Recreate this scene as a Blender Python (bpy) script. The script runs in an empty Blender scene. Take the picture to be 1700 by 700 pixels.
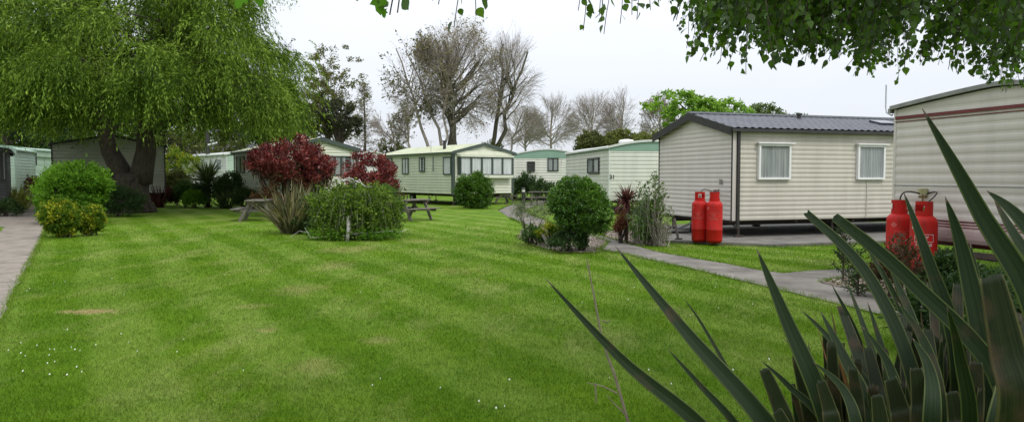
import bpy, bmesh, math, random
import numpy as np
from mathutils import Vector, Matrix
R = math.radians
SC = bpy.context.scene
COL = SC.collection

# ------------------------------------------------------------------ camera, sky, sun, exposure
F = 1200.0; CAMZ = 1.6; PITCH = math.atan(57/F)
cam_d = bpy.data.cameras.new('camera'); cam = bpy.data.objects.new('camera', cam_d); COL.objects.link(cam)
cam_d.sensor_width = 36.0; cam_d.lens = 36.0*F/1700.0
cam_d.clip_start = 0.05; cam_d.clip_end = 2000
cam.location = (0, 0, CAMZ); cam.rotation_euler = (math.pi/2-PITCH, 0, 0)
SC.camera = cam
SUN_EL, SUN_AZ = R(50), R(138)      # azimuth clockwise from +Y
w = bpy.data.worlds.new('World'); SC.world = w; w.use_nodes = True
nt = w.node_tree; nt.nodes.clear()
sky = nt.nodes.new('ShaderNodeTexSky'); sky.sky_type = 'NISHITA'; sky.sun_disc = False
sky.sun_elevation = SUN_EL; sky.sun_rotation = SUN_AZ
tc = nt.nodes.new('ShaderNodeTexCoord'); sx = nt.nodes.new('ShaderNodeSeparateXYZ')
nt.links.new(tc.outputs['Generated'], sx.inputs[0])
mr = nt.nodes.new('ShaderNodeMapRange'); mr.inputs['From Min'].default_value = 0.0; mr.inputs['From Max'].default_value = 1.0
mr.inputs['To Min'].default_value = 7.25; mr.inputs['To Max'].default_value = 17.5     # CIE-like overcast: brighter towards the zenith
nt.links.new(sx.outputs['Z'], mr.inputs['Value'])
nz = nt.nodes.new('ShaderNodeTexNoise'); nz.inputs['Scale'].default_value = 2.2; nz.inputs['Detail'].default_value = 5
mp = nt.nodes.new('ShaderNodeMapping'); mp.inputs['Scale'].default_value = (1, 1, 3.5)
nt.links.new(tc.outputs['Generated'], mp.inputs[0]); nt.links.new(mp.outputs[0], nz.inputs['Vector'])
mr2 = nt.nodes.new('ShaderNodeMapRange'); mr2.inputs['From Min'].default_value = .3; mr2.inputs['From Max'].default_value = .7
mr2.inputs['To Min'].default_value = .96; mr2.inputs['To Max'].default_value = 1.04
nt.links.new(nz.outputs['Fac'], mr2.inputs['Value'])
mul = nt.nodes.new('ShaderNodeMath'); mul.operation = 'MULTIPLY'
nt.links.new(mr.outputs[0], mul.inputs[0]); nt.links.new(mr2.outputs[0], mul.inputs[1])
vm = nt.nodes.new('ShaderNodeVectorMath'); vm.operation = 'SCALE'; vm.inputs[0].default_value = (.945, .985, 1.06)
nt.links.new(mul.outputs[0], vm.inputs['Scale'])
mx = nt.nodes.new('ShaderNodeMixRGB'); mx.inputs[0].default_value = .93
nt.links.new(sky.outputs[0], mx.inputs[1]); nt.links.new(vm.outputs[0], mx.inputs[2])
bg = nt.nodes.new('ShaderNodeBackground'); bg.inputs['Strength'].default_value = 0.10
wo = nt.nodes.new('ShaderNodeOutputWorld')
nt.links.new(mx.outputs[0], bg.inputs[0]); nt.links.new(bg.outputs[0], wo.inputs[0])
sl = bpy.data.lights.new('sun', 'SUN'); sl.energy = 1.3; sl.angle = R(12); sl.color = (1, .96, .9)
so = bpy.data.objects.new('sun', sl); COL.objects.link(so)
to_sun = Vector((math.sin(SUN_AZ)*math.cos(SUN_EL), math.cos(SUN_AZ)*math.cos(SUN_EL), math.sin(SUN_EL)))
so.rotation_euler = to_sun.to_track_quat('Z', 'Y').to_euler(); so.location = (0, -5, 20)
SC.view_settings.view_transform = 'Standard'; SC.view_settings.look = 'None'
SC.view_settings.exposure = 0.22; SC.view_settings.gamma = 1.0
SC.cycles.max_bounces = 6; SC.cycles.transparent_max_bounces = 12
SC.cycles.diffuse_bounces = 3; SC.cycles.glossy_bounces = 2; SC.cycles.transmission_bounces = 4

# ------------------------------------------------------------------ picking helpers (photo measurements -> metres)
def ray(px, py):
    x = (px-850)/F; y = (350-py)/F
    c, s = math.cos(PITCH), math.sin(PITCH)
    return Vector((x, c+y*s, -s+y*c))
def G(px, py, z=0.0):
    d = ray(px, py); t = (z-CAMZ)/d.z
    return (d.x*t, d.y*t)
def X(px, D): return (px-850)/F*D
def Zy(py, D):
    d = ray(850, py); return CAMZ + d.z/d.y*D
def P3(px, py, D):
    d = ray(px, py); t = D/d.y
    return Vector((d.x*t, D, CAMZ+d.z*t))
def wall_uv(O, d, px, py):
    r = ray(px, py)
    # O + u d = t r  (2D)
    det = d[0]*(-r.y) + r.x*d[1]
    u = (-O[0]*(-r.y) - r.x*O[1])/det
    x = O[0]+u*d[0]; y = O[1]+u*d[1]; t = y/r.y
    return u, CAMZ+r.z*t

# ------------------------------------------------------------------ materials
MATS = {}
def nodes_of(m):
    m.use_nodes = True; t = m.node_tree; t.nodes.clear()
    return t, t.nodes, t.links
def pm(name, c1, c2=None, rough=.6, scale=4.0, bump=0.0, bscale=40.0, metal=0.0, spec=.5, detail=4, stretch=(1,1,1), c3=None, coat=0):
    if name in MATS: return MATS[name]
    m = bpy.data.materials.new(name); t, N, L = nodes_of(m)
    o = N.new('ShaderNodeOutputMaterial'); b = N.new('ShaderNodeBsdfPrincipled'); L.new(b.outputs[0], o.inputs[0])
    b.inputs['Roughness'].default_value = rough; b.inputs['Metallic'].default_value = metal
    b.inputs['Specular IOR Level'].default_value = spec
    if coat: b.inputs['Coat Weight'].default_value = coat; b.inputs['Coat Roughness'].default_value = .15
    c2 = c2 or tuple(x*.8 for x in c1)
    g = N.new('ShaderNodeTexCoord'); mpp = N.new('ShaderNodeMapping'); mpp.inputs['Scale'].default_value = stretch
    L.new(g.outputs['Object'], mpp.inputs[0])
    n = N.new('ShaderNodeTexNoise'); n.inputs['Scale'].default_value = scale; n.inputs['Detail'].default_value = detail; n.inputs['Roughness'].default_value = .62
    L.new(mpp.outputs[0], n.inputs['Vector'])
    cr = N.new('ShaderNodeValToRGB'); cr.color_ramp.elements[0].position = .32; cr.color_ramp.elements[1].position = .68
    cr.color_ramp.elements[0].color = (*c2, 1); cr.color_ramp.elements[1].color = (*c1, 1)
    if c3:
        e = cr.color_ramp.elements.new(.5); e.color = (*c3, 1)
    L.new(n.outputs['Fac'], cr.inputs[0]); L.new(cr.outputs[0], b.inputs['Base Color'])
    if bump:
        n2 = N.new('ShaderNodeTexNoise'); n2.inputs['Scale'].default_value = bscale; n2.inputs['Detail'].default_value = 5
        L.new(mpp.outputs[0], n2.inputs['Vector'])
        bp = N.new('ShaderNodeBump'); bp.inputs['Strength'].default_value = bump; bp.inputs['Distance'].default_value = .02
        L.new(n2.outputs['Fac'], bp.inputs['Height']); L.new(bp.outputs[0], b.inputs['Normal'])
    MATS[name] = m; return m
def leaf_mat(name, cols, trans=.35, rough=.6, spec=.15, nscale=.8, namp=.35):
    """leaves: colour differs from leaf to leaf (each leaf is an island) and a little from bough to bough"""
    if name in MATS: return MATS[name]
    m = bpy.data.materials.new(name); t, N, L = nodes_of(m)
    o = N.new('ShaderNodeOutputMaterial'); b = N.new('ShaderNodeBsdfPrincipled')
    b.inputs['Roughness'].default_value = rough; b.inputs['Specular IOR Level'].default_value = spec
    g = N.new('ShaderNodeNewGeometry'); nz = N.new('ShaderNodeTexNoise'); nz.inputs['Scale'].default_value = nscale; nz.inputs['Detail'].default_value = 2
    L.new(g.outputs['Position'], nz.inputs['Vector'])
    a = N.new('ShaderNodeMapRange'); a.inputs['From Min'].default_value = .3; a.inputs['From Max'].default_value = .7
    a.inputs['To Min'].default_value = -namp; a.inputs['To Max'].default_value = namp
    L.new(nz.outputs['Fac'], a.inputs['Value'])
    s = N.new('ShaderNodeMath'); s.operation = 'ADD'; s.use_clamp = True
    L.new(g.outputs['Random Per Island'], s.inputs[0]); L.new(a.outputs[0], s.inputs[1])
    cr = N.new('ShaderNodeValToRGB'); els = cr.color_ramp.elements
    els[0].position = 0; els[0].color = (*cols[0], 1); els[1].position = 1; els[1].color = (*cols[-1], 1)
    for i, c in enumerate(cols[1:-1]):
        e = els.new((i+1)/(len(cols)-1)); e.color = (*c, 1)
    L.new(s.outputs[0], cr.inputs[0]); L.new(cr.outputs[0], b.inputs['Base Color'])
    tr = N.new('ShaderNodeBsdfTranslucent'); br = N.new('ShaderNodeMixRGB'); br.blend_type = 'MULTIPLY'; br.inputs[0].default_value = 1
    br.inputs[2].default_value = (1.25, 1.3, .6, 1); L.new(cr.outputs[0], br.inputs[1]); L.new(br.outputs[0], tr.inputs[0])
    mxs = N.new('ShaderNodeMixShader'); mxs.inputs[0].default_value = trans
    L.new(b.outputs[0], mxs.inputs[1]); L.new(tr.outputs[0], mxs.inputs[2]); L.new(mxs.outputs[0], o.inputs[0])
    MATS[name] = m; return m
def glass_mat():
    m = bpy.data.materials.new('window_glass'); t, N, L = nodes_of(m)
    o = N.new('ShaderNodeOutputMaterial'); tr = N.new('ShaderNodeBsdfTransparent'); tr.inputs[0].default_value = (.94, .96, .95, 1)
    gl = N.new('ShaderNodeBsdfGlossy'); gl.inputs['Roughness'].default_value = .02
    gm = N.new('ShaderNodeNewGeometry'); dt = N.new('ShaderNodeVectorMath'); dt.operation = 'DOT_PRODUCT'; L.new(gm.outputs['Normal'], dt.inputs[0]); L.new(gm.outputs['Incoming'], dt.inputs[1])
    def M(op, a, b=None):
        q = N.new('ShaderNodeMath'); q.operation = op
        for i, c in enumerate((a, b)):
            if c is None: continue
            if isinstance(c, (int, float)): q.inputs[i].default_value = c
            else: L.new(c, q.inputs[i])
        return q
    ab = M('ABSOLUTE', dt.outputs['Value']); om = M('SUBTRACT', 1.0, ab.outputs[0]); pw = M('POWER', om.outputs[0], 5.0); sc_ = M('MULTIPLY', pw.outputs[0], .9); ad = M('ADD', sc_.outputs[0], .07)
    mxs = N.new('ShaderNodeMixShader'); L.new(ad.outputs[0], mxs.inputs[0]); L.new(tr.outputs[0], mxs.inputs[1]); L.new(gl.outputs[0], mxs.inputs[2])
    L.new(mxs.outputs[0], o.inputs[0]); return m

def lawn_colour(N, L):
    """shared by the ground sheet and the blades: mower stripes, worn patches, clover, all by ground position"""
    g = N.new('ShaderNodeNewGeometry')
    pos = N.new('ShaderNodeVectorMath'); pos.operation = 'MULTIPLY'; pos.inputs[1].default_value = (1, 1, 0)
    L.new(g.outputs['Position'], pos.inputs[0])
    def noise(scale, detail=4, rough=.6, vec=None, dist=0):
        n = N.new('ShaderNodeTexNoise'); n.inputs['Scale'].default_value = scale; n.inputs['Detail'].default_value = detail
        n.inputs['Roughness'].default_value = rough; n.inputs['Distortion'].default_value = dist
        L.new(vec or pos.outputs[0], n.inputs['Vector']); return n.outputs['Fac']
    def mapr(x, a, b, c=0., d=1., smooth=False):
        n = N.new('ShaderNodeMapRange'); n.inputs['From Min'].default_value = a; n.inputs['From Max'].default_value = b
        n.inputs['To Min'].default_value = c; n.inputs['To Max'].default_value = d
        if smooth: n.interpolation_type = 'SMOOTHSTEP'
        L.new(x, n.inputs['Value']); return n.outputs[0]
    def mix(f, a, b, mode='MIX'):
        n = N.new('ShaderNodeMixRGB'); n.blend_type = mode
        if isinstance(f, float): n.inputs[0].default_value = f
        else: L.new(f, n.inputs[0])
        for i, c in ((1, a), (2, b)):
            if isinstance(c, tuple): n.inputs[i].default_value = (*c, 1)
            else: L.new(c, n.inputs[i])
        return n.outputs[0]
    def math_(op, a, b=None):
        n = N.new('ShaderNodeMath'); n.operation = op
        for i, c in enumerate((a, b)):
            if c is None: continue
            if isinstance(c, (int, float)): n.inputs[i].default_value = c
            else: L.new(c, n.inputs[i])
        return n.outputs[0]
    # mower stripes: run away to the upper left, with a gentle wobble
    rot = N.new('ShaderNodeMapping'); rot.inputs['Rotation'].default_value = (0, 0, R(-31)); L.new(pos.outputs[0], rot.inputs[0])
    wob = noise(.10, 1); wv = mapr(wob, .3, .7, -.22, .22)
    sp = N.new('ShaderNodeSeparateXYZ'); L.new(rot.outputs[0], sp.inputs[0])
    xs = math_('ADD', sp.outputs['X'], wv)
    st = mapr(math_('SINE', math_('MULTIPLY', xs, 2*math.pi/1.15)), -.5, .5, 0, 1, True)
    stm = mapr(noise(.45, 4, .7), .32, .62, .05, 1)
    n1 = mapr(noise(.55, 5, .65), .35, .65)
    n2 = mapr(noise(7, 5, .7), .3, .7)
    n3 = mapr(noise(45, 3, .7), .25, .75)
    base = mix(n1, (.058, .138, .005), (.108, .198, .010))
    base = mix(math_('MULTIPLY', math_('MULTIPLY', st, stm), .62), base, (.215, .300, .060))
    base = mix(math_('MULTIPLY', n2, .28), base, (.165, .235, .018))
    tuf = mapr(noise(3.2, 5, .75), .52, .68)
    base = mix(math_('MULTIPLY', tuf, .55), base, (.050, .115, .006))
    base = mix(math_('MULTIPLY', n3, .28), base, (.070, .150, .008))
    # dry thatch: drawn out along the mowing
    stv = N.new('ShaderNodeMapping'); stv.inputs['Rotation'].default_value = (0, 0, R(-31)); stv.inputs['Scale'].default_value = (1.5, .42, 1); L.new(pos.outputs[0], stv.inputs[0])
    dry = mapr(noise(.8, 5, .7, stv.outputs[0]), .50, .70)
    spk = mapr(noise(18, 4, .7), .3, .7)
    base = mix(math_('MULTIPLY', math_('MULTIPLY', dry, spk), .85), base, (.30, .31, .11))
    # bare worn spots
    for (px, py, rx, ry, k) in ((152, 517, .34, .20, .9), (905, 398, .6, .9, .3), (440, 548, .16, .10, .4), (420, 508, .25, .2, .3), (520, 610, .3, .3, .25),
                             (632, 565, .22, .2, .3), (575, 414, .7, .8, .35), (700, 400, .5, .8, .25), (500, 480, .4, .6, .3), (760, 450, .4, .5, .22), (560, 440, .4, .7, .28)):
        gx, gy = G(px, py)
        sub = N.new('ShaderNodeVectorMath'); sub.operation = 'SUBTRACT'; sub.inputs[1].default_value = (gx, gy, 0); L.new(pos.outputs[0], sub.inputs[0])
        sc = N.new('ShaderNodeVectorMath'); sc.operation = 'MULTIPLY'; sc.inputs[1].default_value = (1/rx, 1/ry, 0); L.new(sub.outputs[0], sc.inputs[0])
        ln = N.new('ShaderNodeVectorMath'); ln.operation = 'LENGTH'; L.new(sc.outputs[0], ln.inputs[0])
        ed = math_('ADD', ln.outputs['Value'], mapr(noise(5, 6, .8), .3, .7, -.75, .75))
        mk = math_('MULTIPLY', mapr(ed, .25, 1.25, 1, 0, True), k)
        base = mix(mk, base, (.34, .27, .13))
    return base, n3
def lawn_mat():
    m = bpy.data.materials.new('mown_lawn'); t, N, L = nodes_of(m)
    o = N.new('ShaderNodeOutputMaterial'); b = N.new('ShaderNodeBsdfPrincipled'); b.inputs['Roughness'].default_value = .85; b.inputs['Specular IOR Level'].default_value = .05
    c, n3 = lawn_colour(N, L); L.new(c, b.inputs['Base Color'])
    g = N.new('ShaderNodeNewGeometry'); n = N.new('ShaderNodeTexNoise'); n.inputs['Scale'].default_value = 28; n.inputs['Detail'].default_value = 6; n.inputs['Roughness'].default_value = .75
    L.new(g.outputs['Position'], n.inputs['Vector'])
    bp = N.new('ShaderNodeBump'); bp.inputs['Strength'].default_value = .7; bp.inputs['Distance'].default_value = .03
    L.new(n.outputs['Fac'], bp.inputs['Height']); L.new(bp.outputs[0], b.inputs['Normal']); L.new(b.outputs[0], o.inputs[0])
    return m
def blade_grass_mat():
    m = bpy.data.materials.new('grass_blades'); t, N, L = nodes_of(m)
    o = N.new('ShaderNodeOutputMaterial'); b = N.new('ShaderNodeBsdfPrincipled'); b.inputs['Roughness'].default_value = .7; b.inputs['Specular IOR Level'].default_value = .08
    c, n3 = lawn_colour(N, L)
    g = N.new('ShaderNodeNewGeometry'); mrn = N.new('ShaderNodeMapRange'); mrn.inputs['To Min'].default_value = .6; mrn.inputs['To Max'].default_value = 1.7
    L.new(g.outputs['Random Per Island'], mrn.inputs['Value'])
    v = N.new('ShaderNodeVectorMath'); v.operation = 'SCALE'; L.new(c, v.inputs[0]); L.new(mrn.outputs[0], v.inputs['Scale'])
    L.new(v.outputs[0], b.inputs['Base Color'])
    tr = N.new('ShaderNodeBsdfTranslucent'); L.new(v.outputs[0], tr.inputs[0])
    ms = N.new('ShaderNodeMixShader'); ms.inputs[0].default_value = .35; L.new(b.outputs[0], ms.inputs[1]); L.new(tr.outputs[0], ms.inputs[2]); L.new(ms.outputs[0], o.inputs[0])
    return m
def flax_mat(name, body, body2, edge, dead=0):
    """UV.x across the blade, UV.y along it in metres"""
    m = bpy.data.materials.new(name); t, N, L = nodes_of(m)
    o = N.new('ShaderNodeOutputMaterial'); b = N.new('ShaderNodeBsdfPrincipled'); b.inputs['Roughness'].default_value = .5; b.inputs['Specular IOR Level'].default_value = .25
    uv = N.new('ShaderNodeTexCoord'); mp = N.new('ShaderNodeMapping'); mp.inputs['Scale'].default_value = (34, 1.4, 1); L.new(uv.outputs['UV'], mp.inputs[0])
    gg = N.new('ShaderNodeNewGeometry'); ri = N.new('ShaderNodeVectorMath'); ri.operation = 'ADD'; L.new(mp.outputs[0], ri.inputs[0])
    cb = N.new('ShaderNodeCombineXYZ'); sc = N.new('ShaderNodeMath'); sc.operation = 'MULTIPLY'; sc.inputs[1].default_value = 37; L.new(gg.outputs['Random Per Island'], sc.inputs[0])
    L.new(sc.outputs[0], cb.inputs[0]); L.new(sc.outputs[0], cb.inputs[1]); L.new(cb.outputs[0], ri.inputs[1])
    n = N.new('ShaderNodeTexNoise'); n.inputs['Scale'].default_value = 1.0; n.inputs['Detail'].default_value = 5; L.new(ri.outputs[0], n.inputs['Vector'])
    cr = N.new('ShaderNodeValToRGB'); cr.color_ramp.elements[0].position = .42; cr.color_ramp.elements[1].position = .60
    cr.color_ramp.elements[0].color = (*body, 1); cr.color_ramp.elements[1].color = (*body2, 1); L.new(n.outputs['Fac'], cr.inputs[0])
    s = N.new('ShaderNodeSeparateXYZ'); L.new(uv.outputs['UV'], s.inputs[0])
    a = N.new('ShaderNodeMath'); a.operation = 'SUBTRACT'; a.inputs[1].default_value = .5; L.new(s.outputs['X'], a.inputs[0])
    ab = N.new('ShaderNodeMath'); ab.operation = 'ABSOLUTE'; L.new(a.outputs[0], ab.inputs[0])
    me = N.new('ShaderNodeMapRange'); me.inputs['From Min'].default_value = .415; me.inputs['From Max'].default_value = .45; L.new(ab.outputs[0], me.inputs['Value'])
    mf = N.new('ShaderNodeMath'); mf.operation = 'MULTIPLY'; mf.inputs[1].default_value = .8; L.new(me.outputs[0], mf.inputs[0])
    m1 = N.new('ShaderNodeMixRGB'); m1.inputs[2].default_value = (*edge, 1); L.new(mf.outputs[0], m1.inputs[0]); L.new(cr.outputs[0], m1.inputs[1])
    # brown blotches
    n2 = N.new('ShaderNodeTexNoise'); n2.inputs['Scale'].default_value = 9; n2.inputs['Detail'].default_value = 5; L.new(gg.outputs['Position'], n2.inputs['Vector'])
    mb = N.new('ShaderNodeMapRange'); mb.inputs['From Min'].default_value = .60-.1*dead; mb.inputs['From Max'].default_value = .72-.1*dead; mb.inputs['To Max'].default_value = .75; L.new(n2.outputs['Fac'], mb.inputs['Value'])
    m2 = N.new('ShaderNodeMixRGB'); m2.inputs[2].default_value = (.075, .05, .028, 1); L.new(mb.outputs[0], m2.inputs[0]); L.new(m1.outputs[0], m2.inputs[1])
    L.new(m2.outputs[0], b.inputs['Base Color'])
    bp = N.new('ShaderNodeBump'); bp.inputs['Strength'].default_value = .5; bp.inputs['Distance'].default_value = .004; L.new(n.outputs['Fac'], bp.inputs['Height']); L.new(bp.outputs[0], b.inputs['Normal'])
    tr = N.new('ShaderNodeBsdfTranslucent'); L.new(m2.outputs[0], tr.inputs[0])
    ms = N.new('ShaderNodeMixShader'); ms.inputs[0].default_value = .18; L.new(b.outputs[0], ms.inputs[1]); L.new(tr.outputs[0], ms.inputs[2]); L.new(ms.outputs[0], o.inputs[0])
    return m

GLASS = glass_mat()
WHITE = pm('white_upvc', (.80, .80, .78), (.70, .70, .68), .35, 3)
BLACKM = pm('black_trim', (.022, .022, .022), (.035, .033, .03), .5, 6)
DARKGR = pm('dark_green_trim', (.06, .085, .07), (.045, .062, .052), .5, 5)
STEEL = pm('rusty_chassis', (.04, .036, .033), (.075, .05, .035), .75, 12, .3)
GALV = pm('galvanised', (.42, .43, .43), (.3, .31, .31), .45, 20, metal=.6)
NET = pm('net_curtain', (.46, .47, .46), (.22, .235, .24), .9, 4, stretch=(9, 9, .2))
VOIDM = pm('interior_shade', (.02, .022, .024), (.035, .035, .035), .8, 3)
WOODG = pm('weathered_timber', (.19, .17, .14), (.09, .08, .065), .85, 14, .5, 60, stretch=(1, 1, 1))
BARK = pm('tree_bark', (.075, .056, .040), (.026, .020, .015), .9, 9, .9, 14, stretch=(1, 1, .35))
BARKG = pm('grey_twig_bark', (.36, .315, .27), (.24, .21, .18), .9, 3)
BARKIV = pm('ivy_bark', (.07, .075, .04), (.05, .04, .03), .9, 6, .6, 10)
WBARK = pm('white_birch_bark', (.55, .54, .50), (.16, .14, .12), .7, 12, .3, 30, c3=(.42, .41, .38))
RUBBER = pm('tyre_rubber', (.018, .018, .018), (.03, .03, .03), .8, 8)
REDP = pm('red_gas_bottle_paint', (.47, .012, .008), (.27, .016, .010), .5, 7, .15, 60, c3=(.42, .011, .008), spec=.22, detail=8, stretch=(1, 1, .5))
LABELW = pm('white_print', (.72, .66, .64), (.6, .52, .5), .5, 30)

# ------------------------------------------------------------------ mesh + object helpers
def link(name, me, mat, parent=None, loc=None, smooth=False):
    if mat is not None:
        for mm in (mat if isinstance(mat, (list, tuple)) else [mat]): me.materials.append(mm)
    o = bpy.data.objects.new(name, me); COL.objects.link(o)
    if loc is not None: o.location = loc
    if parent is not None: o.parent = parent
    if smooth:
        me.polygons.foreach_set('use_smooth', [True]*len(me.polygons))
    return o
def world_base(o):
    b = Vector((0, 0, 0))
    while o is not None: b += o.location; o = o.parent
    return b
def tag(o, label=None, cat=None, group=None, kind=None):
    if label: o['label'] = label
    if cat: o['category'] = cat
    if group: o['group'] = group
    if kind: o['kind'] = kind
    return o
def thing(name, loc, label, cat, group=None):
    o = bpy.data.objects.new(name, None); COL.objects.link(o); o.location = loc; o.empty_display_size = .2
    return tag(o, label, cat, group)
class MB:
    def __init__(s): s.v = []; s.f = []
    def add(s, vs, fs):
        n = len(s.v); s.v += [tuple(x) for x in vs]; s.f += [tuple(i+n for i in f) for f in fs]; return s
    def quad(s, a, b, c, d): return s.add([a, b, c, d], [(0, 1, 2, 3)])
    def box(s, c, ax, ay, az):
        """c centre, ax ay az half-vectors"""
        c, ax, ay, az = Vector(c), Vector(ax), Vector(ay), Vector(az)
        vs = [c+sx*ax+sy*ay+sz*az for sz in (-1, 1) for sy in (-1, 1) for sx in (-1, 1)]
        return s.add(vs, [(0,1,3,2), (4,6,7,5), (0,4,5,1), (2,3,7,6), (0,2,6,4), (1,5,7,3)])
    def abox(s, c, dx, dy, dz): return s.box(c, (dx/2, 0, 0), (0, dy/2, 0), (0, 0, dz/2))
    def beam(s, a, b, w, h, up=(0, 0, 1)):
        a, b = Vector(a), Vector(b); d = (b-a); u = Vector(up); sdir = d.cross(u)
        if sdir.length < 1e-5: sdir = d.cross(Vector((1, 0, 0)))
        sdir.normalize(); up2 = sdir.cross(d).normalized()
        return s.box((a+b)/2, d/2, sdir*w/2, up2*h/2)
    def tube(s, pts, rad, k=8, cap=True):
        pts = [Vector(p) for p in pts]; n = len(pts)
        if not isinstance(rad, (list, tuple)): rad = [rad]*n
        base = len(s.v); prev = None
        for i, p in enumerate(pts):
            d = (pts[min(i+1, n-1)]-pts[max(i-1, 0)])
            if d.length < 1e-9: d = Vector((0, 0, 1))
            d.normalize()
            if prev is None: prev = d.orthogonal().normalized()
            x = (prev - d*prev.dot(d))
            x = x.normalized() if x.length > 1e-6 else d.orthogonal().normalized()
            prev = x; y = d.cross(x)
            for j in range(k):
                a = 2*math.pi*j/k; s.v.append(tuple(p+(x*math.cos(a)+y*math.sin(a))*rad[i]))
        for i in range(n-1):
            for j in range(k):
                a = base+i*k+j; b = base+i*k+(j+1) % k
                s.f.append((a, b, b+k, a+k))
        if cap:
            s.f.append(tuple(base+j for j in range(k))[::-1]); s.f.append(tuple(base+(n-1)*k+j for j in range(k)))
        return s
    def lathe(s, c, prof, k=24):
        c = Vector(c); base = len(s.v); n = len(prof)
        for (r, z) in prof:
            for j in range(k):
                a = 2*math.pi*j/k; s.v.append((c.x+r*math.cos(a), c.y+r*math.sin(a), c.z+z))
        for i in range(n-1):
            for j in range(k):
                a = base+i*k+j; b = base+i*k+(j+1) % k; s.f.append((a, b, b+k, a+k))
        s.f.append(tuple(base+j for j in range(k))[::-1]); s.f.append(tuple(base+(n-1)*k+j for j in range(k)))
        return s
    def build(s, name, mat, parent=None, smooth=False, bevel=0, world=True, fix=True):
        """vertices are given in world metres; the mesh is stored relative to the parent's base"""
        off = world_base(parent) if (parent is not None and world) else Vector((0, 0, 0))
        me = bpy.data.meshes.new(name)
        me.from_pydata([(x-off.x, y-off.y, z-off.z) for x, y, z in s.v], [], s.f)
        if fix or bevel:
            bm = bmesh.new(); bm.from_mesh(me)
            if bevel:
                bmesh.ops.bevel(bm, geom=list(bm.edges), offset=bevel, segments=1, affect='EDGES', clamp_overlap=True)
            bmesh.ops.recalc_face_normals(bm, faces=bm.faces); bm.to_mesh(me); bm.free()
        me.update()
        return link(name, me, mat, parent, smooth=smooth)
def polys(name, V, mat, parent=None, uv=None, smooth=False):
    """V: (n, k, 3) world coordinates, one k-gon each"""
    n, k, _ = V.shape; off = np.array(world_base(parent)) if parent is not None else np.zeros(3)
    me = bpy.data.meshes.new(name)
    me.vertices.add(n*k); me.vertices.foreach_set('co', (V-off).astype(np.float32).ravel())
    me.loops.add(n*k); me.loops.foreach_set('vertex_index', np.arange(n*k, dtype=np.int32))
    me.polygons.add(n); me.polygons.foreach_set('loop_start', np.arange(0, n*k, k, dtype=np.int32))
    me.update(calc_edges=True); me.validate()
    return link(name, me, mat, parent)
def unit(a): return a/np.maximum(np.linalg.norm(a, axis=-1, keepdims=True), 1e-9)
def runit(rng, n): return unit(rng.normal(size=(n, 3)))
DIAMOND = np.array([(0, 0), (.45, .5), (1, 0), (.45, -.5)])
OVATE = np.array([(0, 0), (.12, .34), (.34, .5), (.62, .34), (.82, .13), (1, 0), (.82, -.13), (.62, -.34), (.34, -.5), (.12, -.34)])
def leafV(P, T, N0, l, w, shape=DIAMOND, curl=0.0):
    S = unit(np.cross(T, N0)); Nn = np.cross(S, T); k = len(shape)
    l = np.asarray(l).reshape(-1, 1, 1); w = np.asarray(w).reshape(-1, 1, 1)
    t = shape[:, 0].reshape(1, k, 1); s = shape[:, 1].reshape(1, k, 1)
    V = P[:, None, :] + T[:, None, :]*l*t + S[:, None, :]*w*s
    if curl: V = V - Nn[:, None, :]*l*curl*(t**2) + Nn[:, None, :]*w*curl*1.6*np.abs(s)
    return V
def clumps(rng, C, rc, n_per, l, w, up=.6, droop=0.0, shape=DIAMOND, outward=None, lv=.35, squash=1.0):
    """n_per leaves round every clump centre"""
    n = len(C)*n_per
    c = np.repeat(C, n_per, 0); r = np.repeat(np.broadcast_to(rc, (len(C),)), n_per)[:, None]
    d = runit(rng, n)*np.power(rng.random((n, 1)), .45)*r; d[:, 2] *= squash
    P = c+d
    T = runit(rng, n)
    if outward is not None: T = unit(T*.8 + unit(P-outward)*.8)
    T[:, 2] -= droop; T = unit(T)
    N0 = runit(rng, n); N0[:, 2] += up; N0 = unit(N0)
    ll = l*(1+lv*rng.normal(size=n)).clip(.4, 1.8)
    return leafV(P, T, N0, ll, ll*(w/l), shape)
def lumpy(rng, n_lobes=7, amp=.18):
    A = runit(rng, n_lobes); S = rng.uniform(-1, 1, n_lobes)
    def f(D): return 1+amp*np.sum(S*np.maximum(D@A.T, 0)**4, axis=1)*1.6
    return f
def dome(rng, n, c, rad, rmin=.55, amp=.2, zmin=-.2):
    f = lumpy(rng, 9, amp); D = runit(rng, n*3); D = D[D[:, 2] > zmin][:n]
    r = (rmin**3+(1-rmin**3)*rng.random((len(D), 1)))**(1/3)
    return np.array(c)+D*r*f(D)[:, None]*np.array(rad)
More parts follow.
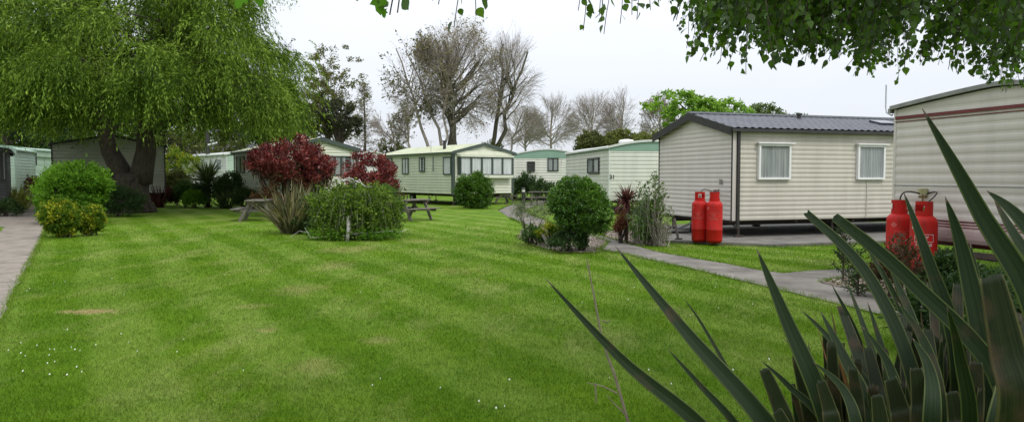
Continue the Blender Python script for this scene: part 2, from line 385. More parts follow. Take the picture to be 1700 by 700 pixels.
# branching
def grow(out, tips, p, d, Ln, r, lvl, cfg, rng):
    n = cfg['n'][lvl]; pts = [p.copy()]; dirs = [d.copy()]
    for i in range(n):
        d = d + Vector(rng.normal(size=3))*cfg['wig'][lvl] + Vector((0, 0, cfg['up'][lvl]))
        d.normalize(); p = p+d*(Ln/n); pts.append(p.copy()); dirs.append(d.copy())
    tp = cfg.get('taper', .25)
    out.append((pts, [r*(1-(1-tp)*i/n) for i in range(n+1)], lvl))
    if lvl == len(cfg['n'])-1:
        tips.append(p); return
    k = cfg['kids'][lvl]; az = rng.uniform(0, 6.28); t0 = cfg['t0'][lvl]
    for j in range(k):
        t = t0+(1-t0)*(j+rng.random()*.8)/k; x = t*n; i = min(int(x), n-1); q = pts[i].lerp(pts[i+1], x-i); dd = dirs[i+1]
        az += 2.4+rng.normal()*.4; a = R(cfg['ang'][lvl])*(1+.25*rng.normal()) * (1.15-.45*t)
        o = dd.orthogonal().normalized(); o2 = dd.cross(o)
        nd = dd*math.cos(a)+(o*math.cos(az)+o2*math.sin(az))*math.sin(a)
        grow(out, tips, q, nd, Ln*cfg['lr'][lvl]*(1.15-.55*t)*(1+.15*rng.normal()), r*cfg['rr'][lvl]*(1.1-.5*t), lvl+1, cfg, rng)
    if cfg.get('lead', True) and lvl < len(cfg['n'])-1:
        grow(out, tips, p, d, Ln*.45, r*tp, lvl+1, cfg, rng)
def branches_mb(out, minr=.004, ks=(9, 6, 4, 3, 3, 3)):
    m = MB()
    for pts, rad, lvl in out: m.tube(pts, [max(x, minr) for x in rad], ks[min(lvl, 5)], cap=False)
    return m

# ================================================================== SETTING: ground, paths, beds
ground = MB(); ground.quad((-400, -60, 0), (400, -60, 0), (400, 700, 0), (-400, 700, 0))
g_ = tag(ground.build('lawn', lawn_mat(), fix=False), kind='structure')
CONC = pm('path_concrete', (.31, .27, .225), (.17, .15, .125), .95, 2.2, .5, 90, detail=9, c3=(.25, .218, .182), spec=.15)
CONC2 = pm('pad_concrete', (.22, .205, .18), (.10, .093, .083), .95, 2.0, .5, 70, detail=8)
TARM = pm('grey_path', (.25, .23, .20), (.12, .11, .095), .95, 1.6, .5, 90, detail=9, c3=(.185, .17, .148), spec=.15)
def dense(pts, step=.25, rng=None, jit=.0):
    out = []
    for i in range(len(pts)):
        a = Vector(pts[i]); b = Vector(pts[(i+1) % len(pts)]); n = max(1, int((b-a).length/step))
        for j in range(n):
            q = a.lerp(b, j/n)
            if rng is not None: q = q+Vector((rng.normal()*jit, rng.normal()*jit))
            out.append((q.x, q.y))
    return out
rg = np.random.default_rng(5)
def sheet(name, pts, z, mat, kind='structure', thick=0.0, jit=.02):
    ring = dense(pts, .3, rg, jit)
    m = MB(); n = len(ring)
    m.add([(x, y, z) for x, y in ring], [tuple(range(n))])
    if thick: m.add([(x, y, z) for x, y in ring]+[(x, y, z-thick) for x, y in ring], [(i, (i+1) % n, n+(i+1) % n, n+i) for i in range(n)])
    o = m.build(name, mat); 
    bm = bmesh.new(); bm.from_mesh(o.data); bmesh.ops.triangulate(bm, faces=[f for f in bm.faces if len(f.verts) > 4]); bm.to_mesh(o.data); bm.free()
    return tag(o, kind=kind)
left_path = [G(-60, 640), G(0, 537), G(22, 487), G(48, 438), G(70, 397), G(78, 372), G(74, 352), G(60, 336), G(62, 322), G(50, 322), G(38, 335), G(31, 348), G(10, 352), G(-60, 352), G(-60, 372), G(8, 377), G(-8, 396), G(-60, 470)]
sheet('concrete_path', left_path, .012, CONC)
right_path = [G(828, 349), G(845, 341), G(880, 335), G(930, 330), G(930, 334), G(890, 342), G(872, 350), G(885, 358), G(930, 375), G(985, 388), G(1040, 404), G(1090, 418), G(1150, 429), G(1205, 438), G(1260, 449), G(1300, 454), G(1345, 450), G(1420, 446), G(1430, 458), G(1370, 466), G(1420, 480), G(1480, 492), G(1560, 505), G(1560, 545), G(1450, 520), G(1370, 500), G(1290, 480), G(1215, 463), G(1150, 447), G(1090, 434), G(1030, 420), G(975, 411), G(920, 396), G(880, 378), G(846, 362)]
sheet('garden_path', right_path, .012, TARM)
pad = [G(1100, 403), (6.0, 16.35), (16.5, 19.6), (16.0, 25.0), (4.2, 22.9)]
sheet('caravan_pad', pad, .07, CONC2, thick=.07, jit=.005)
GRAV = pm('gravel', (.26, .22, .17), (.085, .065, .048), .95, 38, .9, 70, detail=8, c3=(.17, .14, .105))
bedL = [G(880, 372), G(925, 376), G(985, 392), G(1010, 402), G(990, 420), G(930, 421), G(885, 408), G(858, 392)]
bedM = [G(1005, 384), G(1050, 384), G(1110, 398), G(1100, 408), G(1050, 407), G(1000, 394)]
bedR = [G(1360, 470), G(1425, 458), G(1500, 440), (8.5, 11.0), (9.0, 6.0), G(1690, 520), G(1560, 502), G(1440, 482)]
m = MB()
for k, (pa, pb) in enumerate((((-40, 470), (30, 470)), ((-30, 420), (57, 420)), ((5, 384), (72, 383)), ((20, 364), (74, 364)), ((33, 349), (71, 349)))):
    (xa, ya), (xb, yb) = G(*pa), G(*pb); ya = yb = (ya+yb)/2; m.quad((xa, ya-.012, .0165), (xb, yb-.012, .0165), (xb, yb+.012, .0165), (xa, ya+.012, .0165))
tag(m.build('path_joints', pm('joint_filler', (.09, .075, .055), (.05, .05, .03), .95, 8)), kind='structure')
for bpts in (bedL, bedM, bedR): sheet('gravel_bed', bpts, .02, GRAV, jit=.05)

def inside(poly, x, y):
    r = np.zeros(len(x), bool); n = len(poly)
    for i in range(n):
        x1, y1 = poly[i]; x2, y2 = poly[(i+1) % n]
        if y1 == y2: continue
        c = ((y1 > y) != (y2 > y)) & (x < (x2-x1)*(y-y1)/(y2-y1)+x1); r ^= c
    return r
rng = np.random.default_rng(11)
# mown grass blades on the near lawn
def grass():
    Ds = []; n = 560000
    u = rng.random(n); D0, D1 = 4.0, 26.0; a = -.9     # density of blades falls with distance
    D = (D0**(a+1)+u*(D1**(a+1)-D0**(a+1)))**(1/(a+1))
    x = (rng.random(n)*2-1)*(.76*D+.3); y = D
    ok = rng.random(n) > (D-13)/13
    for pl in (left_path, right_path, bedL, bedM, bedR, [(p[0], p[1]) for p in pad]): ok &= ~inside(pl, x, y)
    x, y, D = x[ok], y[ok], D[ok]; n = len(x)
    tuft = .5+.5*np.sin(x*3.1+np.sin(y*2.3)*2)*np.sin(y*2.7+np.sin(x*1.7)*2)
    h = (.012+.013*rng.random(n)+.006*tuft)*(1+D*.02); wd = (.0035+.0025*rng.random(n))*np.maximum(1, D/6.5)
    an = rng.random(n)*6.283; S = np.stack([np.cos(an), np.sin(an), np.zeros(n)], 1)
    lean = rng.normal(size=(n, 2))*.45
    P = np.stack([x, y, np.zeros(n)], 1); T = np.stack([lean[:, 0]*h, lean[:, 1]*h, h], 1)
    V = np.stack([P-S*wd[:, None]/2, P+S*wd[:, None]/2, P+T], 1)
    tag(polys('grass_blades', V, blade_grass_mat()), kind='stuff', label='short mown grass of the lawn', cat='grass')
grass()
def edge_grass():   # longer unmown tufts along path edges
    Ps = []
    for pl in (left_path[0:9], right_path, bedL, bedR[:4], pad[:3]):
        for i in range(len(pl)-1):
            a = np.array(pl[i]); b = np.array(pl[i+1]); Ln = np.linalg.norm(b-a); k = int(Ln*170)
            if min(a[1], b[1]) > 30: k //= 4
            t = rng.random((k, 1)); Ps.append(a+(b-a)*t+rng.normal(size=(k, 2))*.035)
    P = np.concatenate(Ps); n = len(P); h = .035+.045*rng.random(n); wd = .007*np.maximum(1, P[:, 1]/10)
    an = rng.random(n)*6.283; S = np.stack([np.cos(an), np.sin(an), np.zeros(n)], 1); lean = rng.normal(size=(n, 2))*.5
    P = np.concatenate([P, np.zeros((n, 1))], 1); T = np.stack([lean[:, 0]*h, lean[:, 1]*h, h], 1)
    V = np.stack([P-S*wd[:, None]/2, P+S*wd[:, None]/2, P+T], 1)
    tag(polys('edge_grass', V, bpy.data.materials['grass_blades']), kind='stuff', label='longer grass along the path edges', cat='grass')
edge_grass()
def daisies():
    Q = []
    for (px, py, sx, sy, k) in ((100, 590, .45, .35, 16), (90, 582, .2, .1, 8), (95, 625, .2, .05, 3), (1140, 470, 2.0, 1.5, 16), (1120, 620, .8, .5, 7), (700, 640, .8, .4, 4), (790, 690, .2, .1, 3), (300, 500, 3, 2.5, 10), (1290, 425, 2, .6, 22), (60, 478, .6, .3, 8)):
        gx, gy = G(px, py); Q.append(np.stack([gx+rng.normal(size=k)*sx, gy+rng.normal(size=k)*sy], 1))
    Q = np.concatenate(Q); n = len(Q); a = np.arange(8)*math.pi/4; r = .0035+.003*rng.random(n)
    V = np.zeros((n, 8, 3)); V[:, :, 0] = Q[:, 0:1]+np.cos(a)*r[:, None]; V[:, :, 1] = Q[:, 1:2]+np.sin(a)*r[:, None]; V[:, :, 2] = .036+np.sin(a)*.006
    tag(polys('daisies', V, pm('daisy_white', (.62, .63, .55), (.5, .5, .4), .7, 20)), kind='stuff', label='tiny white daisies scattered over the lawn', cat='daisies')
daisies()
def litter():   # pebbles and chips on the gravel beds
    V = []
    for pl, k in ((bedL, 2600), (bedM, 1600), (bedR, 7000)):
        a = np.array(pl); lo, hi = a.min(0), a.max(0); q = lo+(hi-lo)*rng.random((k*2, 2)); q = q[inside(pl, q[:, 0], q[:, 1])][:k]; n = len(q)
        P = np.concatenate([q, .026+.012*rng.random((n, 1))], 1); T = runit(rng, n); T[:, 2] *= .3; T = unit(T); N0 = runit(rng, n); N0[:, 2] += 1.5
        l = .03+.03*rng.random(n); V.append(leafV(P, T, unit(N0), l, l*.7, OVATE))
    tag(polys('gravel_chips', np.concatenate(V), leaf_mat('chip_mix', [(.08, .05, .03), (.16, .12, .08), (.3, .26, .2), (.42, .38, .32)], 0, .9, .2, 3, .2)), kind='stuff', label='loose stones and leaf litter on the planted beds', cat='gravel')
litter()

# ================================================================== CARAVANS
def siding(m, O, d, n, u0, u1, z0, top, pitch=.13, depth=.018, zmax=None, style='lap'):
    """horizontal boards with a real profile. top(u) gives the roof height along the wall"""
    O = Vector((O[0], O[1])); d = Vector(d); n = Vector(n)
    zmax = zmax or max(top(u0), top(u1), top((u0+u1)/2))
    prof = [(0, .0), (.10, 1.), (.62, .72), (.86, .15), (.98, 0.)] if style == 'lap' else [(0, 0.), (.18, .75), (.4, 1.), (.62, .75), (.8, 0.)]
    levels = []
    z = z0
    while z < zmax-1e-6:
        for t, o in prof:
            zz = z+t*pitch
            if zz < zmax: levels.append((zz, o*depth))
        z += pitch
    levels.append((zmax, 0))
    def span(z):
        if top(u0) >= z-1e-6 and top(u1) >= z-1e-6: return u0, u1
        us = np.linspace(u0, u1, 241); ok = [u for u in us if top(u) >= z]
        if not ok: mid = max(us, key=top); return mid, mid
        return min(ok), max(ok)
    prev = None
    for z, o in levels:
        a, b = span(z)
        pa = O+d*a+n*o; pb = O+d*b+n*o
        cur = [(pa.x, pa.y, z), (pb.x, pb.y, z)]
        if prev: m.quad(prev[0], prev[1], cur[1], cur[0])
        prev = cur
def wbox(m, O, d, n, ua, ub, za, zb, oa, ob):
    """box on a wall: u range, z range, offsets along the normal"""
    O = Vector((O[0], O[1], 0)); d = Vector((d[0], d[1], 0)); n = Vector((n[0], n[1], 0))
    c = O+d*(ua+ub)/2+n*(oa+ob)/2+Vector((0, 0, (za+zb)/2))
    m.box(c, d*(ub-ua)/2, n*(ob-oa)/2, (0, 0, (zb-za)/2))
NETW = pm('pale_net_curtain', (.80, .80, .78), (.50, .51, .51), .9, 4, stretch=(5, 5, .2))
def window(root, O, d, n, ua, ub, za, zb, fm, fw=.05, mull=(), curtain='net', sill=None, hood=None, depth=.06, transom=None, off=.02, net=None):
    if ua > ub: ua, ub = ub, ua
    if za > zb: za, zb = zb, za
    f = MB(); a, b = off-.015, off+depth
    wbox(f, O, d, n, ua, ub, zb-fw, zb, a, b); wbox(f, O, d, n, ua, ub, za, za+fw, a, b)
    wbox(f, O, d, n, ua, ua+fw, za+fw, zb-fw, a, b-.002); wbox(f, O, d, n, ub-fw, ub, za+fw, zb-fw, a, b-.002)
    for t in mull:
        u = ua+(ub-ua)*t; wbox(f, O, d, n, u-fw*.4, u+fw*.4, za+fw, zb-fw, a, b-.004)
    if transom: zt = za+(zb-za)*transom; wbox(f, O, d, n, ua+fw, ub-fw, zt-fw*.35, zt+fw*.35, a, b-.006)
    W = f.build('window', fm, root)
    Ov = Vector((O[0], O[1], 0)); dv = Vector((d[0], d[1], 0)); nv = Vector((n[0], n[1], 0))
    def pt(u, z, o): return Ov+dv*u+nv*o+Vector((0, 0, z))
    v = MB(); v.quad(pt(ua+fw, za+fw, off+.004), pt(ub-fw, za+fw, off+.004), pt(ub-fw, zb-fw, off+.004), pt(ua+fw, zb-fw, off+.004)); v.build('backing', VOIDM, W)  # dark sheet on the solid wall, painted as the shade of the room inside
    g = MB(); q = [pt(ua+fw, za+fw, b-.02), pt(ub-fw, za+fw, b-.02), pt(ub-fw, zb-fw, b-.02), pt(ua+fw, zb-fw, b-.02)]
    if dv.cross(Vector((0, 0, 1))).dot(nv) < 0: q = q[::-1]
    g.quad(*q); g.build('pane', GLASS, W, fix=False)
    wd = ub-ua-2*fw
    ranges = {'net': [(0, 1)], 'sides': [(0, .27), (.73, 1)], 'gap': [(0, .42), (.58, 1)], 'left': [(0, .55)], 'right': [(.45, 1)], None: []}[curtain]
    if ranges:
        c = MB()
        for r0, r1 in ranges:
            k = max(6, int((r1-r0)*wd/.018)); row = []
            for i in range(k+1):
                t = r0+(r1-r0)*i/k; u = ua+fw+wd*t; o = off+.018+.009*math.sin(t*wd*95+2*math.sin(t*17))
                row.append((pt(u, za+fw, o), pt(u, zb-fw, o)))
            for i in range(k): c.quad(row[i][0], row[i+1][0], row[i+1][1], row[i][1])
        c.build('curtain', net or NET, W, smooth=True)
    if sill: s = MB(); wbox(s, O, d, n, ua-.02, ub+.02, za-.06, za-.002, off-.01, off+depth+.035); s.build('sill', sill, W)
    if hood: s = MB(); wbox(s, O, d, n, ua-.05, ub+.08, zb+.002, zb+.035, off-.01, off+depth+.05); s.build('rain_strip', hood, W)
    return W
def perp_away(A, B, sign):
    e = Vector((B[0]-A[0], B[1]-A[1])).normalized(); return Vector((-e.y, e.x))*sign
def text_mesh(body, size, ext=.002, bold=False):
    cu = bpy.data.curves.new('txt', 'FONT'); cu.body = body; cu.size = size; cu.extrude = ext; cu.align_x = 'CENTER'; cu.align_y = 'CENTER'
    if bold: cu.offset = size*.02
    o = bpy.data.objects.new('txt', cu); COL.objects.link(o); dg = bpy.context.evaluated_depsgraph_get()
    me = bpy.data.meshes.new_from_object(o.evaluated_get(dg)); vs = [v.co.copy() for v in me.vertices]; fs = [tuple(p.vertices) for p in me.polygons]
    bpy.data.objects.remove(o); bpy.data.meshes.remove(me); return vs, fs
class Caravan:
    def __init__(s, label, A, B, L, zb, ze, zr, wall, trim, roofm, pitch=.13, style='lap', group='static caravans round the lawn', endwall=None, band=None, bandz=None,
                 fascia=.16, over=.12, roof='plain', corner=.06, sign=1, curved=0, name='static_caravan', depth=.018, corner_m=None):
        s.A = Vector(A); s.B = Vector(B); s.ey = perp_away(A, B, sign); s.ex = (s.B-s.A).normalized(); s.W = (s.B-s.A).length; s.L = L
        s.zb, s.ze, s.zr = zb, ze, zr; W = s.W
        c = s.A+s.ex*W/2+s.ey*L/2
        s.root = thing(name, (c.x, c.y, 0), label, 'caravan', group); r = s.root
        endwall = endwall or wall
        s.nx = -s.ey; s.nside = -s.ex
        topg = lambda u: ze+(zr-ze)*(1-abs(2*u/W-1)) if not curved else ze+(zr-ze)*(1-abs(2*u/W-1)**curved)
        flat = lambda u: ze
        s.topg = topg
        zw = bandz if band else None
        for nm, O, d, n, ln, tp, mt in (('end_wall', s.A, s.ex, -s.ey, W, topg, endwall), ('end_wall', s.A+s.ey*L, s.ex, s.ey, W, topg, endwall),
                                        ('side_wall', s.A, s.ey, -s.ex, L, flat, wall), ('side_wall', s.B, s.ey, s.ex, L, flat, wall)):
            m = MB(); siding(m, O, d, n, 0, ln, zb, tp, pitch, depth, style=style); m.build(nm, mt, r, fix=False)
        if band:
            for O, n, tp in ((s.A, -s.ey, topg), (s.A+s.ey*L, s.ey, topg)):
                m = MB(); N_ = 24; off = depth+.006
                for i in range(N_):
                    ua, ub = W*i/N_, W*(i+1)/N_; pa = O+s.ex*ua+n*off; pb = O+s.ex*ub+n*off
                    m.quad((pa.x, pa.y, bandz), (pb.x, pb.y, bandz), (pb.x, pb.y, tp(ub)), (pa.x, pa.y, tp(ua)))
                m.build('gable_panel', band, r)
            m = MB()
            for O, n in ((s.A, -s.ex), (s.B, s.ex)): wbox(m, O, s.ey, n, 0, L, ze-.12, ze, 0, depth+.006)
            m.build('eaves_band', band, r)
        # corner posts
        for O in (s.A, s.B, s.A+s.ey*L, s.B+s.ey*L):
            m = MB(); cc = s.A+s.ex*W/2+s.ey*L/2; sgx = 1 if (O-cc).dot(s.ex) > 0 else -1; sgy = 1 if (O-cc).dot(s.ey) > 0 else -1
            q = O+s.ex*sgx*(depth+.004-corner/2)+s.ey*sgy*(depth+.004-corner/2)
            m.box((q.x, q.y, (zb+ze)/2-.01), (s.ex.x*corner/2, s.ex.y*corner/2, 0), (s.ey.x*corner/2, s.ey.y*corner/2, 0), (0, 0, (ze-zb)/2+.02))
            m.build('corner_post', corner_m or trim, r)
        # roof
        s.roofm = roofm; o = over
        def rp(t, v, lift=0.0):     # t across 0..1 incl. overhang, v along
            u = -o+(W+2*o)*t; uu = min(max(u, 0), W); z = topg(uu)
            if u < 0: z -= (zr-ze)/(W/2)*(-u)
            if u > W: z -= (zr-ze)/(W/2)*(u-W)
            p = s.A+s.ex*u+s.ey*v; return Vector((p.x, p.y, z+.03+lift))
        s.rp = rp
        m = MB()
        if roof == 'tile':
            nv = int((L+2*o)/.035); nu = 64
        elif roof == 'rib':
            nv = int((L+2*o)/.06); nu = 12
        else: nv = 2; nu = 16
        base = len(m.v)
        for j in range(nv+1):
            v = -o+(L+2*o)*j/nv
            for i in range(nu+1):
                t = i/nu; lift = .012
                if roof == 'tile':
                    sl = abs(2*t-1)*1.0*(W/2+o); row = sl/.34; fr = row % 1.0
                    lift += .018*fr + .028*(.5+.5*math.sin(v*2*math.pi/.21))**1.3
                elif roof == 'rib': lift += .022*max(0, math.sin(v*2*math.pi/.24))**3
                p = rp(t, v, lift); m.v.append(tuple(p))
        for j in range(nv):
            for i in range(nu):
                a = base+j*(nu+1)+i; m.f.append((a, a+1, a+nu+2, a+nu+1))
        s.roof = m.build('roof', roofm, r, fix=False, smooth=(roof == 'tile'))
        # underside sheet
        m = MB(); base = 0
        for i in range(16):
            m.quad(rp(i/16, -o, -.012), rp((i+1)/16, -o, -.012), rp((i+1)/16, L+o, -.012), rp(i/16, L+o, -.012))
        m.build('soffit', trim, s.roof, fix=False)
        # fascia boards
        for v in (-o-.012, L+o+.012):
            m = MB(); K = 24 if curved else 16; th = Vector((s.ey.x*.012, s.ey.y*.012, 0)); dn = Vector((0, 0, fascia))
            P_ = [rp(i/K, v, .045) for i in range(K+1)]; vs = []
            for p in P_: vs += [p+th, p+th-dn, p-th-dn, p-th]
            fs = [(4*i+j, 4*i+(j+1) % 4, 4*i+4+(j+1) % 4, 4*i+4+j) for i in range(K) for j in range(4)]+[(0, 1, 2, 3), (4*K+3, 4*K+2, 4*K+1, 4*K)]
            m.add(vs, fs); m.build('bargeboard', trim, r)
        m = MB()
        for t, sg in ((0, -1), (1, 1)):
            a = rp(t, -o, -.03); b = rp(t, L+o, -.03); q = Vector((s.ex.x, s.ex.y, 0))*sg*.03
            m.beam(a+q, b+q, .055, .075)
        m.build('gutter', trim, r)
        # chassis
        m = MB()
        for u in (.22*W, .78*W):
            a = s.A+s.ex*u+s.ey*.05; b = s.A+s.ex*u+s.ey*(L-.05); m.beam((a.x, a.y, zb-.09), (b.x, b.y, zb-.09), .06, .16)
        for v in np.linspace(.15, L-.15, 6):
            a = s.A+s.ey*v+s.ex*.05; b = s.B+s.ey*v-s.ex*.05; m.beam((a.x, a.y, zb-.04), (b.x, b.y, zb-.04), .05, .07)
        m.build('chassis', STEEL, r)
        for v in np.linspace(.35, L-.35, max(3, int(L/2))):
            for u in (.06*W, .94*W):
                p = s.A+s.ex*u+s.ey*v; m = MB(); m.abox((p.x, p.y, zb/2-.01), .05, .05, zb-.05); m.abox((p.x, p.y, .03+.07*(label.find('tiled') >= 0)), .2, .2, .05)
                m.tube([(p.x, p.y, zb*.5), tuple((p+s.ex*(.35 if u < W/2 else -.35)).to_3d()+Vector((0, 0, zb-.08)))], .018, 5)
                m.build('leg', STEEL, r)
        for u in (.12*W, .88*W):
            p = s.A+s.ex*u+s.ey*L*.62; e = Vector((s.ex.x, s.ex.y, 0)); z = min(.32, zb-.2)
            m = MB(); m.tube([Vector((p.x, p.y, z))-e*.09, Vector((p.x, p.y, z))-e*.07, Vector((p.x, p.y, z))+e*.07, Vector((p.x, p.y, z))+e*.09], [.25, .3, .3, .25], 20)
            wh = m.build('wheel', RUBBER, r); m = MB(); m.tube([Vector((p.x, p.y, z))-e*.105, Vector((p.x, p.y, z))+e*.105], .14, 14); m.build('hub', GALV, wh)
        m = MB(); a = s.A+s.ex*.03+s.ey*.03; q = [s.A+s.ex*.04+s.ey*.04, s.B-s.ex*.04+s.ey*.04, s.B-s.ex*.04+s.ey*(L-.04), s.A+s.ex*.04+s.ey*(L-.04)]
        m.quad(*[(v.x, v.y, zb+.01) for v in q]); m.build('floor_panel', BLACKM, r)
    def side(s): return (s.A.x, s.A.y), (s.ey.x, s.ey.y), (-s.ex.x, -s.ex.y)
    def end(s): return (s.A.x, s.A.y), (s.ex.x, s.ex.y), (-s.ey.x, -s.ey.y)
    def win(s, which, x0, x1, y0, y1, **k):
        O, d, n = s.side() if which == 'side' else s.end()
        xm = (x0+x1)/2; ym = (y0+y1)/2
        u0, _ = wall_uv(O, d, x0, ym); u1, _ = wall_uv(O, d, x1, ym); _, za = wall_uv(O, d, xm, y1); _, zb = wall_uv(O, d, xm, y0)
        return window(s.root, O, d, n, u0, u1, za, zb, k.pop('fm'), **k)
    def text(s, which, body, px, py, size, mat):
        O, d, n = s.side() if which == 'side' else s.end(); u, z = wall_uv(O, d, px, py)
        vs, fs = text_mesh(body, size, .003, True); dv = Vector((d[0], d[1], 0)); nv = Vector((n[0], n[1], 0))
        if dv.cross(Vector((0, 0, 1))).dot(nv) < 0: dv = -dv; flip = True
        base = Vector((O[0], O[1], 0))+Vector((d[0], d[1], 0))*u+nv*.03+Vector((0, 0, z))
        m = MB(); m.add([base+dv*v.x+Vector((0, 0, v.y))+nv*v.z for v in vs], fs); m.build('number', mat, s.root, fix=False)
    def seam(s, which, u, mat, w=.05, z0=None, z1=None):
        O, d, n = s.side() if which == 'side' else s.end()
        m = MB(); wbox(m, O, d, n, u-w/2, u+w/2, z0 or s.zb, z1 or s.ze-.03, .0, .03); m.build('joint_strip', mat, s.root)
    def flue(s, t, v, h=.3, mat=None, rad=.05):
        p = s.rp(t, v); m = MB(); m.tube([p+Vector((0, 0, -.03)), p+Vector((0, 0, h))], rad, 10); m.tube([p+Vector((0, 0, h)), p+Vector((0, 0, h+.05))], rad*1.7, 10); m.build('flue', mat or BLACKM, s.roof)
    def aerial(s, p, h=1.0, arm=.5):
        p = Vector(p); m = MB(); m.tube([p, p+Vector((0, 0, h))], .015, 6); top = p+Vector((0, 0, h))
        a = Vector((s.ex.x, s.ex.y, 0)); b = Vector((s.ey.x, s.ey.y, 0)); m.tube([top-a*arm/2, top+a*arm/2], .008, 5)
        for k in range(6): q = top+a*(k/5-.5)*arm; m.tube([q-b*.12, q+b*.12], .005, 4)
        m.build('aerial', GALV, s.root)

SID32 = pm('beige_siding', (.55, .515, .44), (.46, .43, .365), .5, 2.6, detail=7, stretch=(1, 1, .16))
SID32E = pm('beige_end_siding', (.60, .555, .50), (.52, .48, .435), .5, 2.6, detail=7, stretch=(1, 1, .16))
ROOF32 = pm('grey_tile_roof', (.085, .088, .10), (.055, .057, .068), .5, 2.5)
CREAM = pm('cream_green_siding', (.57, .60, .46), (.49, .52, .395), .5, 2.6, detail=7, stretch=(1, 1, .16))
CREAME = pm('cream_lit_end_siding', (.66, .68, .54), (.58, .60, .47), .5, 2.6, detail=7, stretch=(1, 1, .16))  # same cream siding, sunlight on the end walls put into its colour
PALE = pm('pale_cream_siding', (.62, .62, .54), (.52, .53, .46), .5, 2.6, detail=7, stretch=(1, 1, .16))
SAGE = pm('sage_panel', (.22, .36, .27), (.19, .31, .235), .5, 1.0)
CROOF = pm('lichen_cream_roof', (.50, .53, .36), (.36, .38, .25), .7, 1.6, .2, 20, detail=7)
WROOF = pm('white_roof_trim', (.62, .64, .60), (.5, .52, .48), .5, 2)
RSID = pm('old_cream_siding', (.58, .535, .475), (.49, .45, .40), .55, 2.6, detail=7, stretch=(1, 1, .16))
RPINK = pm('maroon_stripe', (.15, .02, .022), (.11, .016, .018), .5, 5)
RPINK2 = pm('faded_pink_skirt', (.56, .44, .42), (.42, .31, .30), .6, 3)
MINT = pm('mint_panel', (.42, .54, .43), (.34, .45, .36), .5, 1.5)
MINTD = pm('mint_trim', (.28, .40, .31), (.22, .32, .25), .5, 3)

# --- number 32
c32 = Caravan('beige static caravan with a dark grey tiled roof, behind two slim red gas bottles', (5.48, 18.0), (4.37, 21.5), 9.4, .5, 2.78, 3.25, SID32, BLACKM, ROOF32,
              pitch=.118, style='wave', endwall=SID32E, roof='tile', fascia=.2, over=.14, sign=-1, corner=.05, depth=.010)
c32.win('side', 1257, 1310, 239, 298, fm=WHITE, hood=WHITE, fw=.055, curtain='net', depth=.07)
c32.win('side', 1421, 1466, 241, 298, fm=WHITE, hood=WHITE, fw=.055, curtain='net', depth=.07)
m = MB(); O, d, n = c32.side(); wbox(m, O, d, n, .10, .17, .3, 2.72, .02, .085); m.build('drainpipe', BLACKM, c32.root)
m = MB(); wbox(m, O, d, n, -.012, .09, .5, 2.75, .022, .034); m.build('corner_trim', SID32E, c32.root)
c32.seam('side', 4.15, SID32E, .012, z1=1.95)
c32.text('end', '32', 1198, 302, .17, pm('number_grey', (.16, .15, .14), (.12, .12, .11), .5))
c32.flue(.42, 3.2, .12)
m = MB(); p = c32.rp(.28, 5.6); a = Vector((c32.ey.x, c32.ey.y, 0)); b = (c32.rp(.30, 5.6)-c32.rp(.26, 5.6)).normalized(); nn = a.cross(b).normalized()
m.box(p+nn*.07*(1 if nn.z > 0 else -1), a*.3, b*.22, nn*.03); m.build('skylight', pm('skylight_dark', (.05, .06, .08), (.04, .04, .05), .15), c32.roof)
m = MB(); rl = [c32.rp(.5, v, .05) for v in (-.15, 9.55)]; m.beam(rl[0], rl[1], .2, .05); m.build('ridge_cap', pm('ridge_grey', (.2, .21, .23), (.16, .17, .19), .4, 2), c32.roof)
# ramp with a leaning post beside caravan 32
q0 = Vector((*G(1112, 391), 0)); rp_ = thing('access_ramp', (q0.x, q0.y, 0), 'low grey ramp beside the end wall of the caravan with the tiled roof', 'ramp')
m = MB(); a = Vector((*G(1106, 392), .09)); b = P3(1152, 375, 19.5); b.z = .38; e = Vector((.35, -.1, 0)); 
dirn = (b-a); sd = Vector((-c32.ex.x, -c32.ex.y, 0))*.01; sd = Vector((.25, .78, 0))
m.add([a, b, b+sd, a+sd, a-Vector((0, 0, .04)), b-Vector((0, 0, .04)), b+sd-Vector((0, 0, .04)), a+sd-Vector((0, 0, .04))], [(0,1,2,3), (7,6,5,4), (0,4,5,1), (1,5,6,2), (2,6,7,3), (3,7,4,0)])
m.build('deck', pm('ramp_board', (.13, .13, .13), (.09, .09, .09), .8, 6, .2), rp_)
for ox_, oy_ in ((-.02, .05), (.1, .7)): m = MB(); m.beam((b.x+ox_, b.y+oy_, .07), (b.x+ox_, b.y+oy_, .36), .05, .05); m.build('leg', STEEL, rp_)
pp = P3(1126, 391, 17.6); th = thing('leaning_post', (pp.x, pp.y, .07), 'short leaning grey post on the pad, left of the slim gas bottles', 'post')
m = MB(); m.beam((pp.x, pp.y, .07), (pp.x-.09, pp.y+.05, .58), .05, .05); m.build('shaft', WOODG, th); m = MB(); m.abox((pp.x+.01, pp.y, .085), .16, .1, .03); m.build('foot', STEEL, th)

